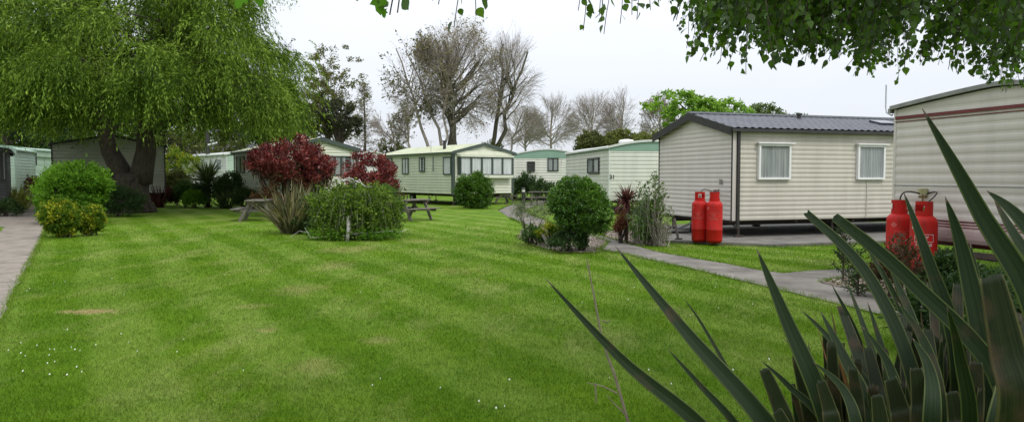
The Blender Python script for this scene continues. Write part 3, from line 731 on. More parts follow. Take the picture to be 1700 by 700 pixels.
# --- cream caravan, centre
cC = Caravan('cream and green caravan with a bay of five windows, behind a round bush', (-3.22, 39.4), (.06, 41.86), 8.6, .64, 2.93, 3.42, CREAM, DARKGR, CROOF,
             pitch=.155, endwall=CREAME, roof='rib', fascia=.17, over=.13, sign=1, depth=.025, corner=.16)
for x0, x1, y0, y1, cu in ((642, 652, 262, 290, 'left'), (669, 679, 262, 289, 'gap'), (697, 706, 261, 285, 'sides'), (737, 750, 260, 290, 'net')):
    cC.win('side', x0, x1, y0, y1, fm=DARKGR, fw=.06, curtain=cu, net=NETW)
O, d, n = cC.end(); u0, _ = wall_uv(O, d, 759, 276); u1, _ = wall_uv(O, d, 845, 276); zt, zl = Zy(260.5, 40), Zy(290.5, 40)
m = MB(); wbox(m, O, d, n, u0-.05, u1+.05, zl-.16, zl-.0, .0, .36); m.build('bay_base', CREAME, cC.root)
m = MB(); wbox(m, O, d, n, u0-.05, u1+.05, zt, zt+.1, .0, .42); m.build('bay_top', CREAME, cC.root)
n5 = 5
for k in range(n5):
    window(cC.root, O, d, n, u0+(u1-u0)*k/n5+.004, u0+(u1-u0)*(k+1)/n5-.004, zl+.002, zt-.002, DARKGR, .05, curtain='net', off=.30, net=NETW)
m = MB(); wbox(m, O, d, n, u0, u0+.03, zl, zt, .0, .3); wbox(m, O, d, n, u1-.03, u1, zl, zt, 0, .3); m.build('bay_cheek', DARKGR, cC.root)
m = MB(); wbox(m, O, d, n, .2, cC.W-.1, zt+.12, zt+.34, .03, .09); m.build('head_board', CREAME, cC.root)
u, z = wall_uv(O, d, 847, 294); m = MB(); wbox(m, O, d, n, u-.1, u+.1, z-.06, z+.06, .02, .034); m.build('number_plate', BLACKM, cC.root)
cC.flue(.22, 2.2, .45, BLACKM, .09); p = cC.rp(.04, 2.3); cC.aerial((p.x-.05, p.y, 2.5), 1.1, .4)
m = MB(); wbox(m, *cC.side(), 2.0, 2.05, 1.9, 2.75, .03, .08); m.build('cable', GALV, cC.root)

# --- caravan behind the red shrubs
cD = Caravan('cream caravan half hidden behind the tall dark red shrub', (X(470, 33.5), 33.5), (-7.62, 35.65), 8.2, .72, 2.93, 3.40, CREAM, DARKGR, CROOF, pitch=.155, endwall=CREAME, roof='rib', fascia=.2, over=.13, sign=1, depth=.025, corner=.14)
cD.win('side', 394, 407, 259, 287, fm=DARKGR, fw=.07, curtain='gap', mull=(.5,))
cD.win('side', 425, 440, 259, 287, fm=DARKGR, fw=.06, curtain='sides')
for k in range(4): cD.win('end', 500+22*k+.3, 522+22*k-.3, 259, 291, fm=DARKGR, fw=.05, curtain=('sides' if k == 3 else 'gap'))
# --- pale caravan behind with green gable
cF = Caravan('far pale caravan with a sage green gable top and two small black windows', (X(852, 47), 47), (X(966, 47.4), 47.4), 8, .8, 3.0, 3.34, PALE, WROOF, WROOF,
             pitch=.17, band=SAGE, bandz=2.78, fascia=.08, over=.06, sign=1, curved=1.6, depth=.02)
cF.win('end', 875, 888, 268, 285, fm=BLACKM, fw=.06, curtain=None, transom=.62); cF.win('end', 909, 927, 262, 284, fm=BLACKM, fw=.06, curtain='gap', mull=(.5,)); cF.aerial((X(932, 47), 46.9, 2.3), 1.2, .4)
# --- number 31
cG = Caravan('pale caravan numbered 31 with a sage green band under its white roof edge', (X(1011, 30), 30), (X(1011, 30)+3.7, 30.5), 8.5, .6, 2.80, 3.06, PALE, WROOF, WROOF,
             pitch=.165, band=SAGE, bandz=2.66, fascia=.09, over=.07, sign=1, curved=1.8, depth=.017)
cG.win('side', 977, 996, 262, 288, fm=BLACKM, fw=.07, curtain='gap', mull=(.5,))
cG.text('end', '31', 1016, 294, .24, pm('number_dark', (.05, .045, .04), (.04, .04, .04), .5))
p = cG.rp(.3, 1.2); m = MB(); m.lathe((p.x, p.y, p.z), [(.34, 0), (.34, .08), (.28, .14), (.1, .17)], 18); m.build('roof_vent', WHITE, cG.roof)
# --- near right caravan
cR = Caravan('old cream caravan with maroon stripes and a rounded pink skirt, nearest behind the flax leaves', (X(1483, 11.9), 11.9), (X(1483, 11.9)+.263*3.7, 11.9-.965*3.7), 9, .92, 2.68, 2.84, RSID, pm('grey_roof_edge', (.26, .26, .24), (.17, .17, .155), .6, 6, .2), WROOF,
             pitch=.145, style='wave', fascia=.06, over=.05, sign=1, curved=1.25, depth=.0075, corner=.05, corner_m=RSID)
O, d, n = cR.end()
m = MB(); prof = [(.92, .02), (.86, .03), (.80, .03), (.74, .018), (.68, .0), (.62, -.04), (.57, -.13), (.54, -.22)]
for (z0, o0), (z1, o1) in zip(prof[:5], prof[1:6]):
    a = Vector((*O, 0)); dv = Vector((*d, 0)); nv = Vector((*n, 0))
    m.quad(a+nv*o0+Vector((0, 0, z0)), a+dv*3.7+nv*o0+Vector((0, 0, z0)), a+dv*3.7+nv*o1+Vector((0, 0, z1)), a+nv*o1+Vector((0, 0, z1)))
m.build('rounded_skirt', RPINK2, cR.root)
m = MB()
for (z0, o0), (z1, o1) in zip(prof[5:7], prof[6:8]):
    o0 += .003; o1 += .003
    m.quad(a+nv*o0+Vector((0, 0, z0)), a+dv*3.7+nv*o0+Vector((0, 0, z0)), a+dv*3.7+nv*o1+Vector((0, 0, z1)), a+nv*o1+Vector((0, 0, z1)))
m.build('skirt_edge', RPINK, cR.root)
m = MB(); wbox(m, O, d, n, .02, 3.68, 2.525, 2.575, .005, .019); m.build('upper_stripe', RPINK, cR.root)
m = MB(); wbox(m, O, d, n, .02, 3.68, 2.48, 2.492, .005, .019)
for z in (.93, .885, .845): wbox(m, O, d, n, .02, 3.68, z, z+.014, .008, .036)
m.build('pinstripes', RPINK, cR.root)
m = MB(); wbox(m, O, d, n, .02, 3.68, 1.455, 1.466, .0, .0175); m.build('joint_strip', GALV, cR.root)
m = MB()
for u in (1.2, 2.5):
    p = Vector((*O, 0))+dv*u-nv*.2; m.beam(p+Vector((0, 0, .5)), p+nv*1.0*.2+Vector((0, 0, .48)), .08, .1); m.beam(p+Vector((0, 0, .0)), p+Vector((0, 0, .5)), .05, .05); m.abox((p.x, p.y, .02), .22, .22, .04)
p = Vector((*O, 0))+dv*1.2+Vector((0, 0, .47)); q = Vector((*O, 0))+dv*2.5+Vector((0, 0, .47)); m.beam(p, q, .06, .08); m.beam(Vector((*O, 0))-nv*.1+Vector((0, 0, .44)), Vector((*O, 0))+dv*3.5-nv*.1+Vector((0, 0, .44)), .05, .08)
m.build('drawbar', STEEL, cR.root)
m = MB(); c0 = Vector((*O, 0))-dv*.05; m.tube([c0+Vector((0, 0, 2.62)), c0-dv*.02+Vector((0, 0, 2.60)), c0-dv*.14+Vector((0, 0, 2.66)), c0-dv*.16+Vector((0, 0, 2.75)), c0-dv*.16+Vector((0, 0, 3.12))], .012, 6)
m.build('aerial_pole', GALV, cR.root)
# --- green units far left
cM = Caravan('mint green caravan with one small window, at the far end of the left path', (-29.6, 44), (-29.6-3.4, 43.25), 5.2, .7, 3.25, 3.42, MINT, MINTD, MINT, pitch=.4, style='wave', fascia=.3, over=.1, sign=-1, curved=3, depth=.012, corner=.12, corner_m=MINT)
cM.win('side', 46, 59, 258, 274, fm=BLACKM, fw=.09, curtain='net')
for u in (.9, 2.9, 4.2): cM.seam('side', u, MINTD, .07)
m = MB(); wbox(m, *cM.side(), 0, 5.2, 2.85, 3.2, .0, .10); m.build('moulded_eaves', MINT, cM.root)
cM2 = Caravan('mint green ribbed caravan just right of the dark glazed cabin', (X(27, 38), 38), (X(27, 38)-2.8, 36.9), 4.2, .7, 3.0, 3.2, MINT, MINTD, MINT, pitch=.16, fascia=.3, over=.08, sign=-1, curved=3, depth=.015, corner=.1, corner_m=MINT)
for u in (.0, .55, 1.2): cM2.seam('end', u, MINTD, .05)
cK = Caravan('dark glazed cabin front at the left edge of the photo', (X(11, 31), 31), (X(11, 31)-3.2, 28.9), 6, .55, 2.75, 3.0, pm('dark_cladding', (.05, .055, .05), (.04, .04, .04), .6), BLACKM, BLACKM, fascia=.2, over=.15, sign=-1)
cK.win('end', -14, 2.5, 246, 299, fm=BLACKM, fw=.07, curtain='left'); cK.win('end', 3.5, 10, 246, 299, fm=BLACKM, fw=.05, curtain='net')
# --- wide beige one behind the willow
cW = Caravan('wide shaded beige caravan wall behind the forked willow trunk', (X(88, 35), 35), (X(88, 35)+.86*4.95, 35+.5*4.95), 9, .75, 3.15, 3.62, pm('shaded_pale_siding', (.46, .46, .38), (.36, .36, .30), .6, 1), BLACKM, ROOF32, pitch=.16, fascia=.1, over=.1, sign=1, depth=.028)  # copy of the pale siding with the willow's shade put into its colour
# --- far white row
cX = Caravan('far white caravan seen under the willow branches, with a pale green end', (X(377, 52), 52), (X(377, 52)+2.8, 54.4), 10.5, .9, 3.2, 3.45, pm('white_siding', (.68, .69, .66), (.6, .61, .58), .5, 1), WROOF, WROOF, endwall=MINT, pitch=.18, fascia=.12, over=.12, sign=1, curved=2)
cX.win('side', 360, 370, 262, 284, fm=WHITE, fw=.12, curtain='net'); cX.win('side', 322, 334, 266, 284, fm=WHITE, fw=.1, curtain='gap')
cY = Caravan('far caravan showing only its pinkish white roof above the lower red shrub', (X(596, 60), 60), (X(640, 60), 61), 9, 1.0, 3.35, 3.7, pm('white_siding', (.68, .69, .66), (.6, .61, .58), .5, 1), WROOF, pm('pinkish_roof', (.55, .48, .46), (.45, .4, .38), .6, 2), pitch=.18, fascia=.12, over=.12, sign=1)
# dark roofed building behind
hb = thing('dark_roofed_building', (X(350, 80), 84, 0), 'distant long building with a dark roof, glimpsed under the willow branches', 'building')
xa, xb = X(285, 80), X(410, 80); m = MB(); m.abox(((xa+xb)/2, 84, 1.9), xb-xa-.4, 7.6, 3.8); m.build('wall', pm('render_wall', (.4, .37, .33), (.33, .3, .27), .8, 1), hb)
m = MB(); m.add([(xa, 79.6, 3.75), (xb, 79.6, 3.75), (xb, 84, 5.3), (xa, 84, 5.3), (xa, 88.4, 3.75), (xb, 88.4, 3.75)], [(0, 1, 2, 3), (3, 2, 5, 4), (0, 3, 4), (1, 5, 2), (0, 4, 5, 1)])
m.build('roof', pm('dark_slate', (.045, .045, .048), (.03, .03, .032), .7, 3), hb)
pl = thing('telegraph_pole', (X(346, 56), 56, 0), 'black pole standing in front of the far white caravans', 'pole'); m = MB(); m.tube([(X(346, 56), 56, 0), (X(346, 56), 56, 6.3)], [.16, .13], 10); m.build('shaft', BLACKM, pl)
m = MB(); m.beam((X(346, 56)-.1, 56, 4.0), (X(366, 56), 55.5, 4.2), .08, .12); m.build('bracket_arm', WHITE, pl)

# ================================================================== GAS BOTTLES, REGULATORS
LABELF = pm('worn_print', (.50, .10, .08), (.46, .06, .05), .5, 30)
def bottle(x, y, z0, rot, label, group, h=1.15, mark=True, ink=None):
    ink = ink or LABELW
    t = thing('gas_bottle', (x, y, z0), label, 'gas bottle', group); r = .185; s = h/1.2
    m = MB(); prof = [(.16, 0), (.165, .03), (.178, .035), (r, .07), (r, .30), (r+.003, .305), (r+.003, .315), (r, .32), (r, .86), (r-.004, .90), (.168, .945), (.13, .98), (.085, 1.0)]
    m.lathe((x, y, z0), [(a, b*s) for a, b in prof], 32); m.build('body', REDP, t, smooth=True)
    m = MB(); m.lathe((x, y, z0), [(.035, .99*s), (.035, 1.04*s), (.02, 1.05*s), (.02, 1.11*s)], 12); m.build('valve', pm('brass', (.35, .24, .1), (.25, .17, .07), .4, 9, metal=.8), t)
    # collar with windows: ring posts + top ring
    m = MB(); ra = .118; K = 28
    def ring(z1, z2, js):
        for j in js:
            a0 = 2*math.pi*j/K+rot; a1 = 2*math.pi*(j+1)/K+rot; vs = []
            for rr in (ra, ra-.008):
                for zz in (z1, z2):
                    for a in (a0, a1): vs.append((x+rr*math.cos(a), y+rr*math.sin(a), z0+zz*s))
            m.add(vs, [(0, 1, 3, 2), (5, 4, 6, 7), (0, 4, 5, 1), (2, 3, 7, 6), (0, 2, 6, 4), (1, 5, 7, 3)])
    ring(.985, 1.06, range(K)); ring(1.155, 1.20, range(K)); ring(1.06, 1.155, [j for j in range(K) if j % 14 not in (0, 1, 2, 3, 4, 5)])
    m.build('collar', REDP, t)
    if mark:
        m = MB(); face = math.atan2(-y, -x)+mark   # print faces the lawn
        def bend(vs, zc, rr):
            out = []
            for v in vs:
                a = face+v.x/r; out.append((x+(rr+v.z)*math.cos(a), y+(rr+v.z)*math.sin(a), z0+zc+v.y))
            return out
        for body, size, zc in (('Calor', .052, .685*s), ('GAS', .042, .640*s), ('PROPANE', .050, .565*s)):
            vs, fs = text_mesh(body, size, .0012, True)
            m.add(bend(vs, zc, r+.002), fs)
        def bar(x0, x1, z1, z2):
            n_ = max(1, int(abs(x1-x0)/.02)); 
            for i in range(n_):
                a, b = x0+(x1-x0)*i/n_, x0+(x1-x0)*(i+1)/n_
                m.add(bend([Vector((a, z1, 0)), Vector((b, z1, 0)), Vector((b, z2, 0)), Vector((a, z2, 0))], 0, r+.003), [(0, 1, 2, 3)])
        for z in (.61*s, .72*s): bar(-.125, .125, z-.003, z+.003)
        bar(-.128, -.122, .61*s, .72*s); bar(.122, .128, .61*s, .72*s)
        m.build('print', ink, t, fix=False)
        m = MB(); q = [Vector((0, .05, 0)), Vector((.05, 0, 0)), Vector((0, -.05, 0)), Vector((-.05, 0, 0))]; q = [Vector((v.x-.14, v.y, 0)) for v in q]
        m.add(bend(q, .79*s+.03, r+.002), [(0, 1, 2, 3)]); m.build('hazard_sticker', ink, t, fix=False)
    return t
b1 = bottle(X(1163, 17.0), 17.05, .07, 1.0, 'left one of two slim red gas bottles on the pad by the tiled-roof caravan', 'red gas bottles', 1.17, mark=-.25, ink=LABELF)
b2 = bottle(X(1185.5, 16.8), 16.75, .07, 2.4, 'slim red gas bottle on the pad nearest the corner of the tiled-roof caravan', 'red gas bottles', 1.17, mark=-.1, ink=LABELF)
b3 = bottle(X(1494, 11.4), 11.4, .03, 2.1, 'left red gas bottle of the pair behind the flax leaves', 'red gas bottles', 1.2, mark=.35, ink=LABELF)
b4 = bottle(X(1535, 10.75), 10.75, .03, 2.9, 'red gas bottle with white boxed lettering, behind the flax leaves', 'red gas bottles', 1.2, mark=.05)
def regulator(P, ends, label, mat):
    t = thing('gas_regulator', P, label, 'gas regulator'); P = Vector(P); m = MB(); m.abox(P, .12, .07, .10); m.build('housing', mat, t, bevel=.008)
    m = MB(); m.tube([P+Vector((-.06, 0, -.08)), P+Vector((.06, 0, -.08))], .018, 8); m.tube([P, P+Vector((0, 0, -.16))], .015, 8); m.build('valve', pm('brass', (.35, .24, .1), (.2, .2, .2), .4), t)
    for e, bow in ends:
        e = Vector(e); a = P+Vector((.05 if bow > 0 else -.05, -.02, -.03)); pts = []
        for i in range(13):
            s_ = i/12; q = a.lerp(e, s_)+Vector((bow*math.sin(math.pi*s_), -.05*math.sin(math.pi*s_), .10*math.sin(math.pi*s_))); pts.append(q)
        m = MB(); m.tube(pts, .011, 6); m.build('hose', BLACKM, t, smooth=True)
O, d, n = cR.end(); u, z = wall_uv(O, d, 1538, 318); pr = Vector((O[0]+d[0]*u+n[0]*.07, O[1]+d[1]*u+n[1]*.07, z))
regulator(pr, [((X(1494, 11.4), 11.4, 1.17), -.12), ((X(1535, 10.75), 10.75, 1.17), .14)], 'yellowish gas regulator with black hoses on the old cream caravan wall', pm('regulator_yellow', (.38, .36, .18), (.3, .28, .14), .6))
O, d, n = c32.end(); u, z = wall_uv(O, d, 1191, 318); pr = Vector((O[0]+d[0]*u+n[0]*.05, O[1]+d[1]*u+n[1]*.05, z))
regulator(pr, [((X(1163, 17.0), 17.05, 1.2), -.08), ((X(1185.5, 16.8), 16.75, 1.2), .05)], 'reddish grey gas regulator with hoses on the tiled-roof caravan end wall', pm('regulator_red', (.18, .10, .09), (.12, .09, .08), .6))

# ================================================================== PICNIC TABLES, BOLLARD
def picnic(x, y, rot, label, s=1.0):
    t = thing('picnic_table', (x, y, 0), label, 'picnic table', 'wooden picnic tables on the lawn'); rz = Matrix.Rotation(rot, 3, 'Z')
    def W(p): v = rz @ (Vector(p)*s); return (x+v.x, y+v.y, v.z)
    def bm_(m, a, b, w, h, up=(0, 0, 1)): m.beam(W(a), W(b), w*s, h*s, rz @ Vector(up))
    Ln = 1.55
    m = MB()
    for k in range(5): xx = -.30+.15*k; bm_(m, (xx, -Ln/2, .74), (xx, Ln/2, .74), .14, .04)
    m.build('tabletop', WOODG, t, bevel=.004)
    for sx in (-1, 1):
        m = MB()
        for k in (0, 1): bm_(m, (sx*(.64+.15*k), -Ln/2, .44), (sx*(.64+.15*k), Ln/2, .44), .14, .04)
        m.build('seat', WOODG, t, bevel=.004)
    for yy in (-.52, .52):
        for sx in (-1, 1):
            m = MB(); bm_(m, (sx*.22, yy, .71), (sx*.60, yy, 0.0), .045, .11, (1, 0, 0)); m.build('leg', WOODG, t)
        m = MB(); bm_(m, (-.78, yy+.046, .385), (.78, yy+.046, .385), .045, .10); bm_(m, (-.35, yy+.046, .68), (.35, yy+.046, .68), .045, .09); m.build('cross_brace', WOODG, t)
    m = MB(); bm_(m, (0, -.45, .36), (0, -.1, .68), .04, .08); bm_(m, (0, .45, .36), (0, .1, .68), .04, .08); m.build('strut', WOODG, t)
gx, gy = G(424, 367); picnic(gx, gy+.4, R(10), 'weathered picnic table left of the striped flax and tall red shrub')
gx, gy = G(692, 367); picnic(gx-.35, gy+.7, R(-38), 'weathered picnic table in front of the cream bay-windowed caravan')
picnic(X(833, 44), 44.2, R(20), 'distant picnic table beside the legs of the bay-windowed caravan')
picnic(X(902, 40), 40.5, R(70), 'far picnic table behind the path, right of the bollard light')
def bollard(x, y, h, label):
    t = thing('bollard_light', (x, y, 0), label, 'bollard light'); m = MB(); m.lathe((x, y, 0), [(.095, 0), (.095, h-.22), (.10, h-.215)], 16); m.build('post', BLACKM, t, smooth=False)
    m = MB(); m.lathe((x, y, h-.2), [(.075, 0), (.075, .13)], 16); m.build('lens', pm('lens_white', (.7, .7, .68), (.6, .6, .58), .3), t)
    m = MB(); m.lathe((x, y, h-.07), [(.10, 0), (.105, .03), (.09, .06), (.03, .075)], 16); m.build('cap', BLACKM, t)
gx, gy = G(869, 347); bollard(gx, gy, 1.05, 'black bollard light standing at the bend of the grey path')

# ================================================================== TREES AND SHRUBS
def stems(m, base, tips, rng, r=.02, k=5, bend=.25):
    for tp in tips:
        b = Vector(base)+Vector((rng.normal()*.08, rng.normal()*.08, 0)); t = Vector(tp)
        mid = b.lerp(t, .5)+Vector((0, 0, (t-b).length*.12))+Vector(rng.normal(size=3))*bend*(t-b).length*.3
        pts = [b, b.lerp(mid, .6), mid.lerp(t, .25), mid.lerp(t, .65), t]; m.tube(pts, [r, r*.85, r*.65, r*.45, r*.2], k, cap=False)
def shrub(name, label, cat, x, y, rad, zc, mat, n_cl, n_per, l, w, rc=.18, seed=1, stem=BARK, rmin=.5, amp=.2, up=.6, droop=0., zmin=-.5, group=None, stem_n=8, stem_r=.02, zfloor=.03, shape=DIAMOND, extra=None):
    rn = np.random.default_rng(seed); t = thing(name, (x, y, 0), label, cat, group)
    C = dome(rn, n_cl, (x, y, zc), rad, rmin, amp, zmin); C[:, 2] = np.maximum(C[:, 2], zfloor+.05)
    V = clumps(rn, C, rc*(.7+.6*rn.random(len(C))), n_per, l, w, up, droop, shape, outward=np.array((x, y, zc-rad[2]*.5)))
    V = V[V[:, :, 2].min(axis=1) > 0.005]
    sh = C[rn.random(len(C)) < .5]; cc = np.array((x, y, zc)); dv = unit((sh-cc)/np.array(rad)+np.array((0, 0, .35))); P_, T_ = [], []
    for q, d_ in zip(sh, dv):
        k_ = 9; Lh = .26*np.mean(rad)*(.5+.9*rn.random()); d_ = unit(d_+rn.normal(size=3)*.3); s_ = rn.random((k_, 1)); P_.append(q+d_*(rc*.5+Lh*s_)); T_.append(unit(d_*.7+runit(rn, k_)))
    if P_:
        P_ = np.concatenate(P_); T_ = np.concatenate(T_); ls = l*(.7+.5*rn.random(len(P_))); Vs_ = leafV(P_, T_, runit(rn, len(P_)), ls, ls*w/l); Vs_ = Vs_[Vs_[:, :, 2].min(axis=1) > .005]
        V = np.concatenate([V, Vs_])
    polys('foliage', V, mat, t)
    m = MB(); idx = rn.choice(len(C), min(stem_n, len(C)), replace=False); stems(m, (x, y, 0), C[idx], rn, stem_r); m.build('stems', stem, t, fix=False)
    if extra:
        nm, mt, frac, (el, ew) = extra; idx = rn.choice(len(C), max(2, int(len(C)*frac)), replace=False); Ct = C[idx]
        V = clumps(rn, Ct, rc*.8, max(4, n_per//4), el, ew, up, droop, outward=np.array((x, y, zc-rad[2]*.5))); polys(nm, V+np.array((0, 0, .05)), mt, t)
    return t
L_BRIGHT = leaf_mat('bright_green_leaf', [(.055, .14, .010), (.10, .22, .016), (.17, .33, .028)], .3)
L_YEL = leaf_mat('yellow_variegated_leaf', [(.04, .10, .010), (.08, .16, .012), (.17, .24, .018), (.42, .40, .03)], .3, namp=.45, nscale=3.5)
L_DARK = leaf_mat('dark_green_leaf', [(.02, .045, .014), (.035, .07, .02), (.06, .11, .03)], .2)
L_MID = leaf_mat('mid_green_leaf', [(.035, .075, .018), (.06, .12, .028), (.10, .175, .045)], .3)
L_BOX = leaf_mat('glossy_hedge_leaf', [(.028, .075, .008), (.055, .13, .012), (.12, .24, .025)], .25, .4, .4, nscale=1.5)
L_OLIVE = leaf_mat('olive_leaf', [(.055, .07, .02), (.095, .11, .032), (.15, .165, .055)], .3)
L_RED = leaf_mat('dark_red_leaf', [(.045, .012, .010), (.11, .014, .016), (.21, .024, .028), (.33, .10, .085)], .2, .35, .5, nscale=1.6, namp=.3)
L_REDG = leaf_mat('bronze_under_leaf', [(.06, .04, .02), (.10, .07, .03), (.14, .05, .03)], .25)
L_WILLOW = leaf_mat('willow_leaf', [(.030, .062, .007), (.07, .13, .012), (.15, .24, .028), (.27, .38, .06)], .36, spec=.12, nscale=.7, namp=.42)
L_BROWN = leaf_mat('young_brown_leaf', [(.17, .145, .085), (.25, .21, .13), (.33, .28, .18)], .3)
L_FRESH = leaf_mat('fresh_maple_leaf', [(.11, .22, .025), (.18, .32, .04), (.26, .42, .07)], .4)
L_FLAXT = leaf_mat('tan_striped_flax', [(.04, .045, .02), (.07, .07, .03), (.12, .11, .05), (.30, .26, .16)], .2, .5)
L_CORD = leaf_mat('purple_cordyline_leaf', [(.04, .015, .018), (.08, .03, .03), (.13, .05, .045)], .2, .45)
L_YUC = leaf_mat('sword_leaf_green', [(.035, .06, .02), (.07, .11, .035), (.13, .17, .07)], .2, .45)
L_YELF = leaf_mat('yellow_flax_leaf', [(.16, .19, .04), (.28, .30, .08), (.38, .38, .14)], .3)

# rounded shrubs on the left
shrub('rounded_shrub', 'large rounded bright green shrub beside the left path, left of the willow trunk', 'shrub', X(102, 24), 24.3, (1.10, 1.0, .90), 1.04, L_BRIGHT, 380, 120, .085, .036, .18, 21, rmin=.7, amp=.22, zmin=-.95)
shrub('variegated_shrub', 'yellow and green variegated shrub at the path edge, in front of the rounded bright one', 'shrub', X(97, 18.9), 19.0, (.40, .38, .44), .50, L_YEL, 200, 90, .055, .03, .12, 22, rmin=.5, zmin=-1)
shrub('variegated_shrub', 'smaller yellow-green shrub just right of the bigger variegated one', 'shrub', X(147, 19.6), 19.6, (.26, .28, .36), .40, L_YEL, 150, 80, .055, .03, .11, 23, rmin=.45, zmin=-1)
shrub('dark_shrub', 'dark bush in shade between the rounded bright shrub and the willow trunk', 'shrub', X(175, 28), 29.0, (.9, .6, .6), .5, L_DARK, 90, 90, .08, .035, .22, 24, rmin=.5)
shrub('purple_shrub', 'small purple-brown bush in front of the mint green wall at the path end', 'shrub', X(53, 40), 40, (.75, .6, .6), 1.0, leaf_mat('purple_leaf', [(.05, .02, .02), (.09, .04, .035), (.12, .06, .05)], .2), 60, 60, .1, .05, .25, 25)

# red photinias
def photinia(x, y, rx, zc, rz, label, seed, n):
    rn = np.random.default_rng(seed); t = thing('red_shrub', (x, y, 0), label, 'shrub', 'dark red leaved shrubs in the island bed')
    C = dome(rn, n, (x, y, zc), (rx*1.03, rx*.85, rz), .4, .42, -.95)
    polys('foliage', clumps(rn, C, .2*(.7+.6*rn.random(len(C))), 80, .115, .04, .4, -.25, outward=np.array((x, y, zc-rz))), L_RED, t)
    C2 = dome(rn, n//2, (x, y, zc-rz*.75), (rx*.85, rx*.7, rz*.9), .3, .2, -.95); C2[:, 2] = np.maximum(C2[:, 2], .25)
    polys('lower_foliage', clumps(rn, C2, .28, 45, .12, .045, .4), L_REDG, t)
    m = MB(); stems(m, (x, y, 0), C[rn.choice(len(C), 22, replace=False)], rn, .045); m.build('stems', BARK, t, fix=False)
photinia(X(470, 28.8), 28.8, 1.42, 2.05, 1.0, 'tall dark red leaved shrub behind the striped flax, left of its red twin', 31, 190)
photinia(X(522, 29.3), 29.3, .75, 2.0, .66, 'small dark red shrub joined to the right flank of the tallest red one', 33, 70)
photinia(X(624, 26.5), 26.5, 1.20, 1.42, .82, 'lower dark red shrub behind the weeping birch dome, nearer the right picnic table', 32, 140)

# sword-leaved plants
def blades(rng, c, n, L, w, spread=1.0, droop=.5, z0=.0, base_r=.12, upmin=.25, seg=4):
    """arching sword leaves as quads chains, returned as (n*seg,4,3)"""
    out = []
    az = rng.random(n)*6.283; el = upmin+(1.45-upmin)*rng.random(n)**.8
    LL = L*(.65+.45*rng.random(n)); ww = w*(.7+.5*rng.random(n))
    P = np.stack([c[0]+np.cos(az)*base_r*rng.random(n), c[1]+np.sin(az)*base_r*rng.random(n), np.full(n, c[2]+z0)], 1)
    D = np.stack([np.cos(az)*np.cos(el)*spread, np.sin(az)*np.cos(el)*spread, np.sin(el)], 1); D = unit(D)
    S = unit(np.cross(D, np.array((0, 0, 1.))+.4*rng.normal(size=(n, 3)))); dr = droop*rng.random(n)
    prof = [.75, 1.0, .92, .6, .02] if seg == 4 else list(np.interp(np.linspace(0, 1, seg+1), [0, .25, .5, .8, 1], [.7, 1, .95, .55, .02]))
    for i in range(seg):
        P2 = P+D*(LL/seg)[:, None]
        out.append(np.stack([P-S*(ww*prof[i]/2)[:, None], P+S*(ww*prof[i]/2)[:, None], P2+S*(ww*prof[i+1]/2)[:, None], P2-S*(ww*prof[i+1]/2)[:, None]], 1))
        P = P2; D = D.copy(); D[:, 2] -= dr/seg*1.6; D = unit(D)
    return np.concatenate(out)
def sword(name, label, cat, x, y, z, n, L, w, mat, seed, trunk=0, group=None, **k):
    rn = np.random.default_rng(seed); t = thing(name, (x, y, 0), label, cat, group)
    polys('leaves', blades(rn, (x, y, z), n, L, w, **k), mat, t)
    if trunk: m = MB(); m.tube([(x, y, 0), (x+.02, y, z*.5), (x, y, z+.03)], [trunk*1.2, trunk, trunk], 8); m.build('trunk', BARK, t, smooth=True)
    return t
sword('striped_flax', 'tan and green striped flax clump at the front left of the island bed', 'flax plant', X(484, 20.3), 20.3, .02, 210, 1.45, .045, L_FLAXT, 41, droop=.5, base_r=.35, spread=.8, upmin=.55)
sword('striped_flax', 'low brownish flax clump between the red shrub and the weeping birch dome', 'flax plant', X(520, 22), 22.2, .02, 110, 1.5, .05, L_YUC, 42, droop=.6, base_r=.3, spread=.8)
